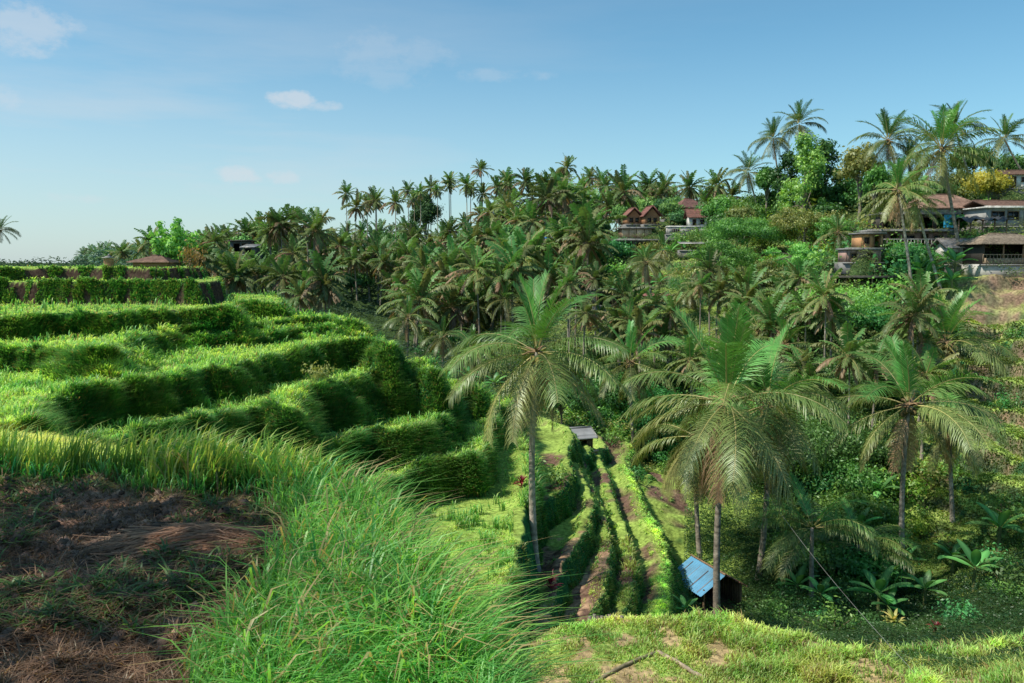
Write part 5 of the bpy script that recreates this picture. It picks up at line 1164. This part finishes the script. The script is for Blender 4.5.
def cloud(scale, stretch, lo, hi, detail=6, rough=.6, off=(0, 0, 0)):
    mp = N(nt, 'ShaderNodeMapping'); mp.inputs['Scale'].default_value = (scale, scale, scale * stretch); mp.inputs['Location'].default_value = off
    L.new(tc.outputs['Generated'], mp.inputs[0]); n = N(nt, 'ShaderNodeTexNoise'); n.inputs['Scale'].default_value = 1; n.inputs['Detail'].default_value = detail; n.inputs['Roughness'].default_value = rough
    L.new(mp.outputs[0], n.inputs['Vector']); r = N(nt, 'ShaderNodeMapRange', interpolation_type='SMOOTHSTEP'); r.inputs[1].default_value = lo; r.inputs[2].default_value = hi; L.new(n.outputs[0], r.inputs[0]); return r.outputs[0]
def math2(op, a, b):
    m = N(nt, 'ShaderNodeMath', operation=op)
    for i_, v in enumerate((a, b)):
        if isinstance(v, (int, float)): m.inputs[i_].default_value = v
        else: L.new(v, m.inputs[i_])
    return m.outputs[0]
sx = N(nt, 'ShaderNodeSeparateXYZ'); L.new(tc.outputs['Generated'], sx.inputs[0])
def rng(v, a, b, c, d, sm=True):
    r = N(nt, 'ShaderNodeMapRange', interpolation_type='SMOOTHSTEP' if sm else 'LINEAR'); r.inputs[1].default_value = a; r.inputs[2].default_value = b; r.inputs[3].default_value = c; r.inputs[4].default_value = d; L.new(v, r.inputs[0]); return r.outputs[0]
low = rng(sx.outputs[2], -.02, .32, 1, 0); leftm = rng(sx.outputs[0], -.6, .5, 1, .1)
veil = math2('MULTIPLY', math2('MULTIPLY', cloud(1.6, 7, .25, .75), .75), math2('MULTIPLY', leftm, rng(sx.outputs[2], .02, .42, 1, .15)))
haze = math2('MULTIPLY', math2('MULTIPLY', low, rng(sx.outputs[0], -.6, .6, .85, .30)), .75)
cov = math2('MAXIMUM', veil, haze)
def puff(px, py, sxs, szs, amp, seed):
    d = ray(px, py); d = d / np.linalg.norm(d)
    vx = math2('DIVIDE', math2('SUBTRACT', sx.outputs[0], float(d[0])), sxs); vz = math2('DIVIDE', math2('SUBTRACT', sx.outputs[2], float(d[2])), szs)
    rr = math2('ADD', math2('MULTIPLY', vx, vx), math2('MULTIPLY', vz, vz))
    front = rng(sx.outputs[1], 0, .1, 0, 1)
    body = math2('SUBTRACT', 1.0, rr)
    return math2('MULTIPLY', math2('MULTIPLY', rng(math2('ADD', body, math2('MULTIPLY', math2('SUBTRACT', cloud(22, 1.6, 0, 1, 8, .65, (seed, seed * 2, 0)), .5), 2.6)), .1, 1.1, 0, 1), amp * .85), front)
pf = None
for a in [(290,100,.035,.012,.7,1),(325,106,.03,.008,.5,2),(235,176,.028,.014,.6,3),(280,177,.025,.010,.45,4),(75,198,.04,.008,.3,5),(15,25,.05,.03,.5,6),(390,60,.09,.035,.18,7),(500,75,.07,.01,.22,8),(5,95,.02,.02,.3,9)]:
    q = puff(*a); pf = q if pf is None else math2('MAXIMUM', pf, q)
hz = N(nt, 'ShaderNodeMixRGB'); L.new(cov, hz.inputs[0]); L.new(tint.outputs[0], hz.inputs[1]); hz.inputs[2].default_value = (4.5, 4.8, 5.1, 1)
pc = N(nt, 'ShaderNodeMixRGB'); L.new(pf, pc.inputs[0]); L.new(hz.outputs[0], pc.inputs[1]); pc.inputs[2].default_value = (4.7, 4.9, 5.2, 1)
bg = N(nt, 'ShaderNodeBackground'); bg.inputs['Strength'].default_value = .15; L.new(pc.outputs[0], bg.inputs[0])
ou = N(nt, 'ShaderNodeOutputWorld'); L.new(bg.outputs[0], ou.inputs[0])
scene.view_settings.view_transform = 'Standard'; scene.view_settings.look = 'None'; scene.view_settings.exposure = 0; scene.view_settings.gamma = 1
scene.render.engine = 'CYCLES'
scene.cycles.max_bounces = 5; scene.cycles.diffuse_bounces = 3; scene.cycles.glossy_bounces = 2; scene.cycles.transmission_bounces = 4; scene.cycles.transparent_max_bounces = 4
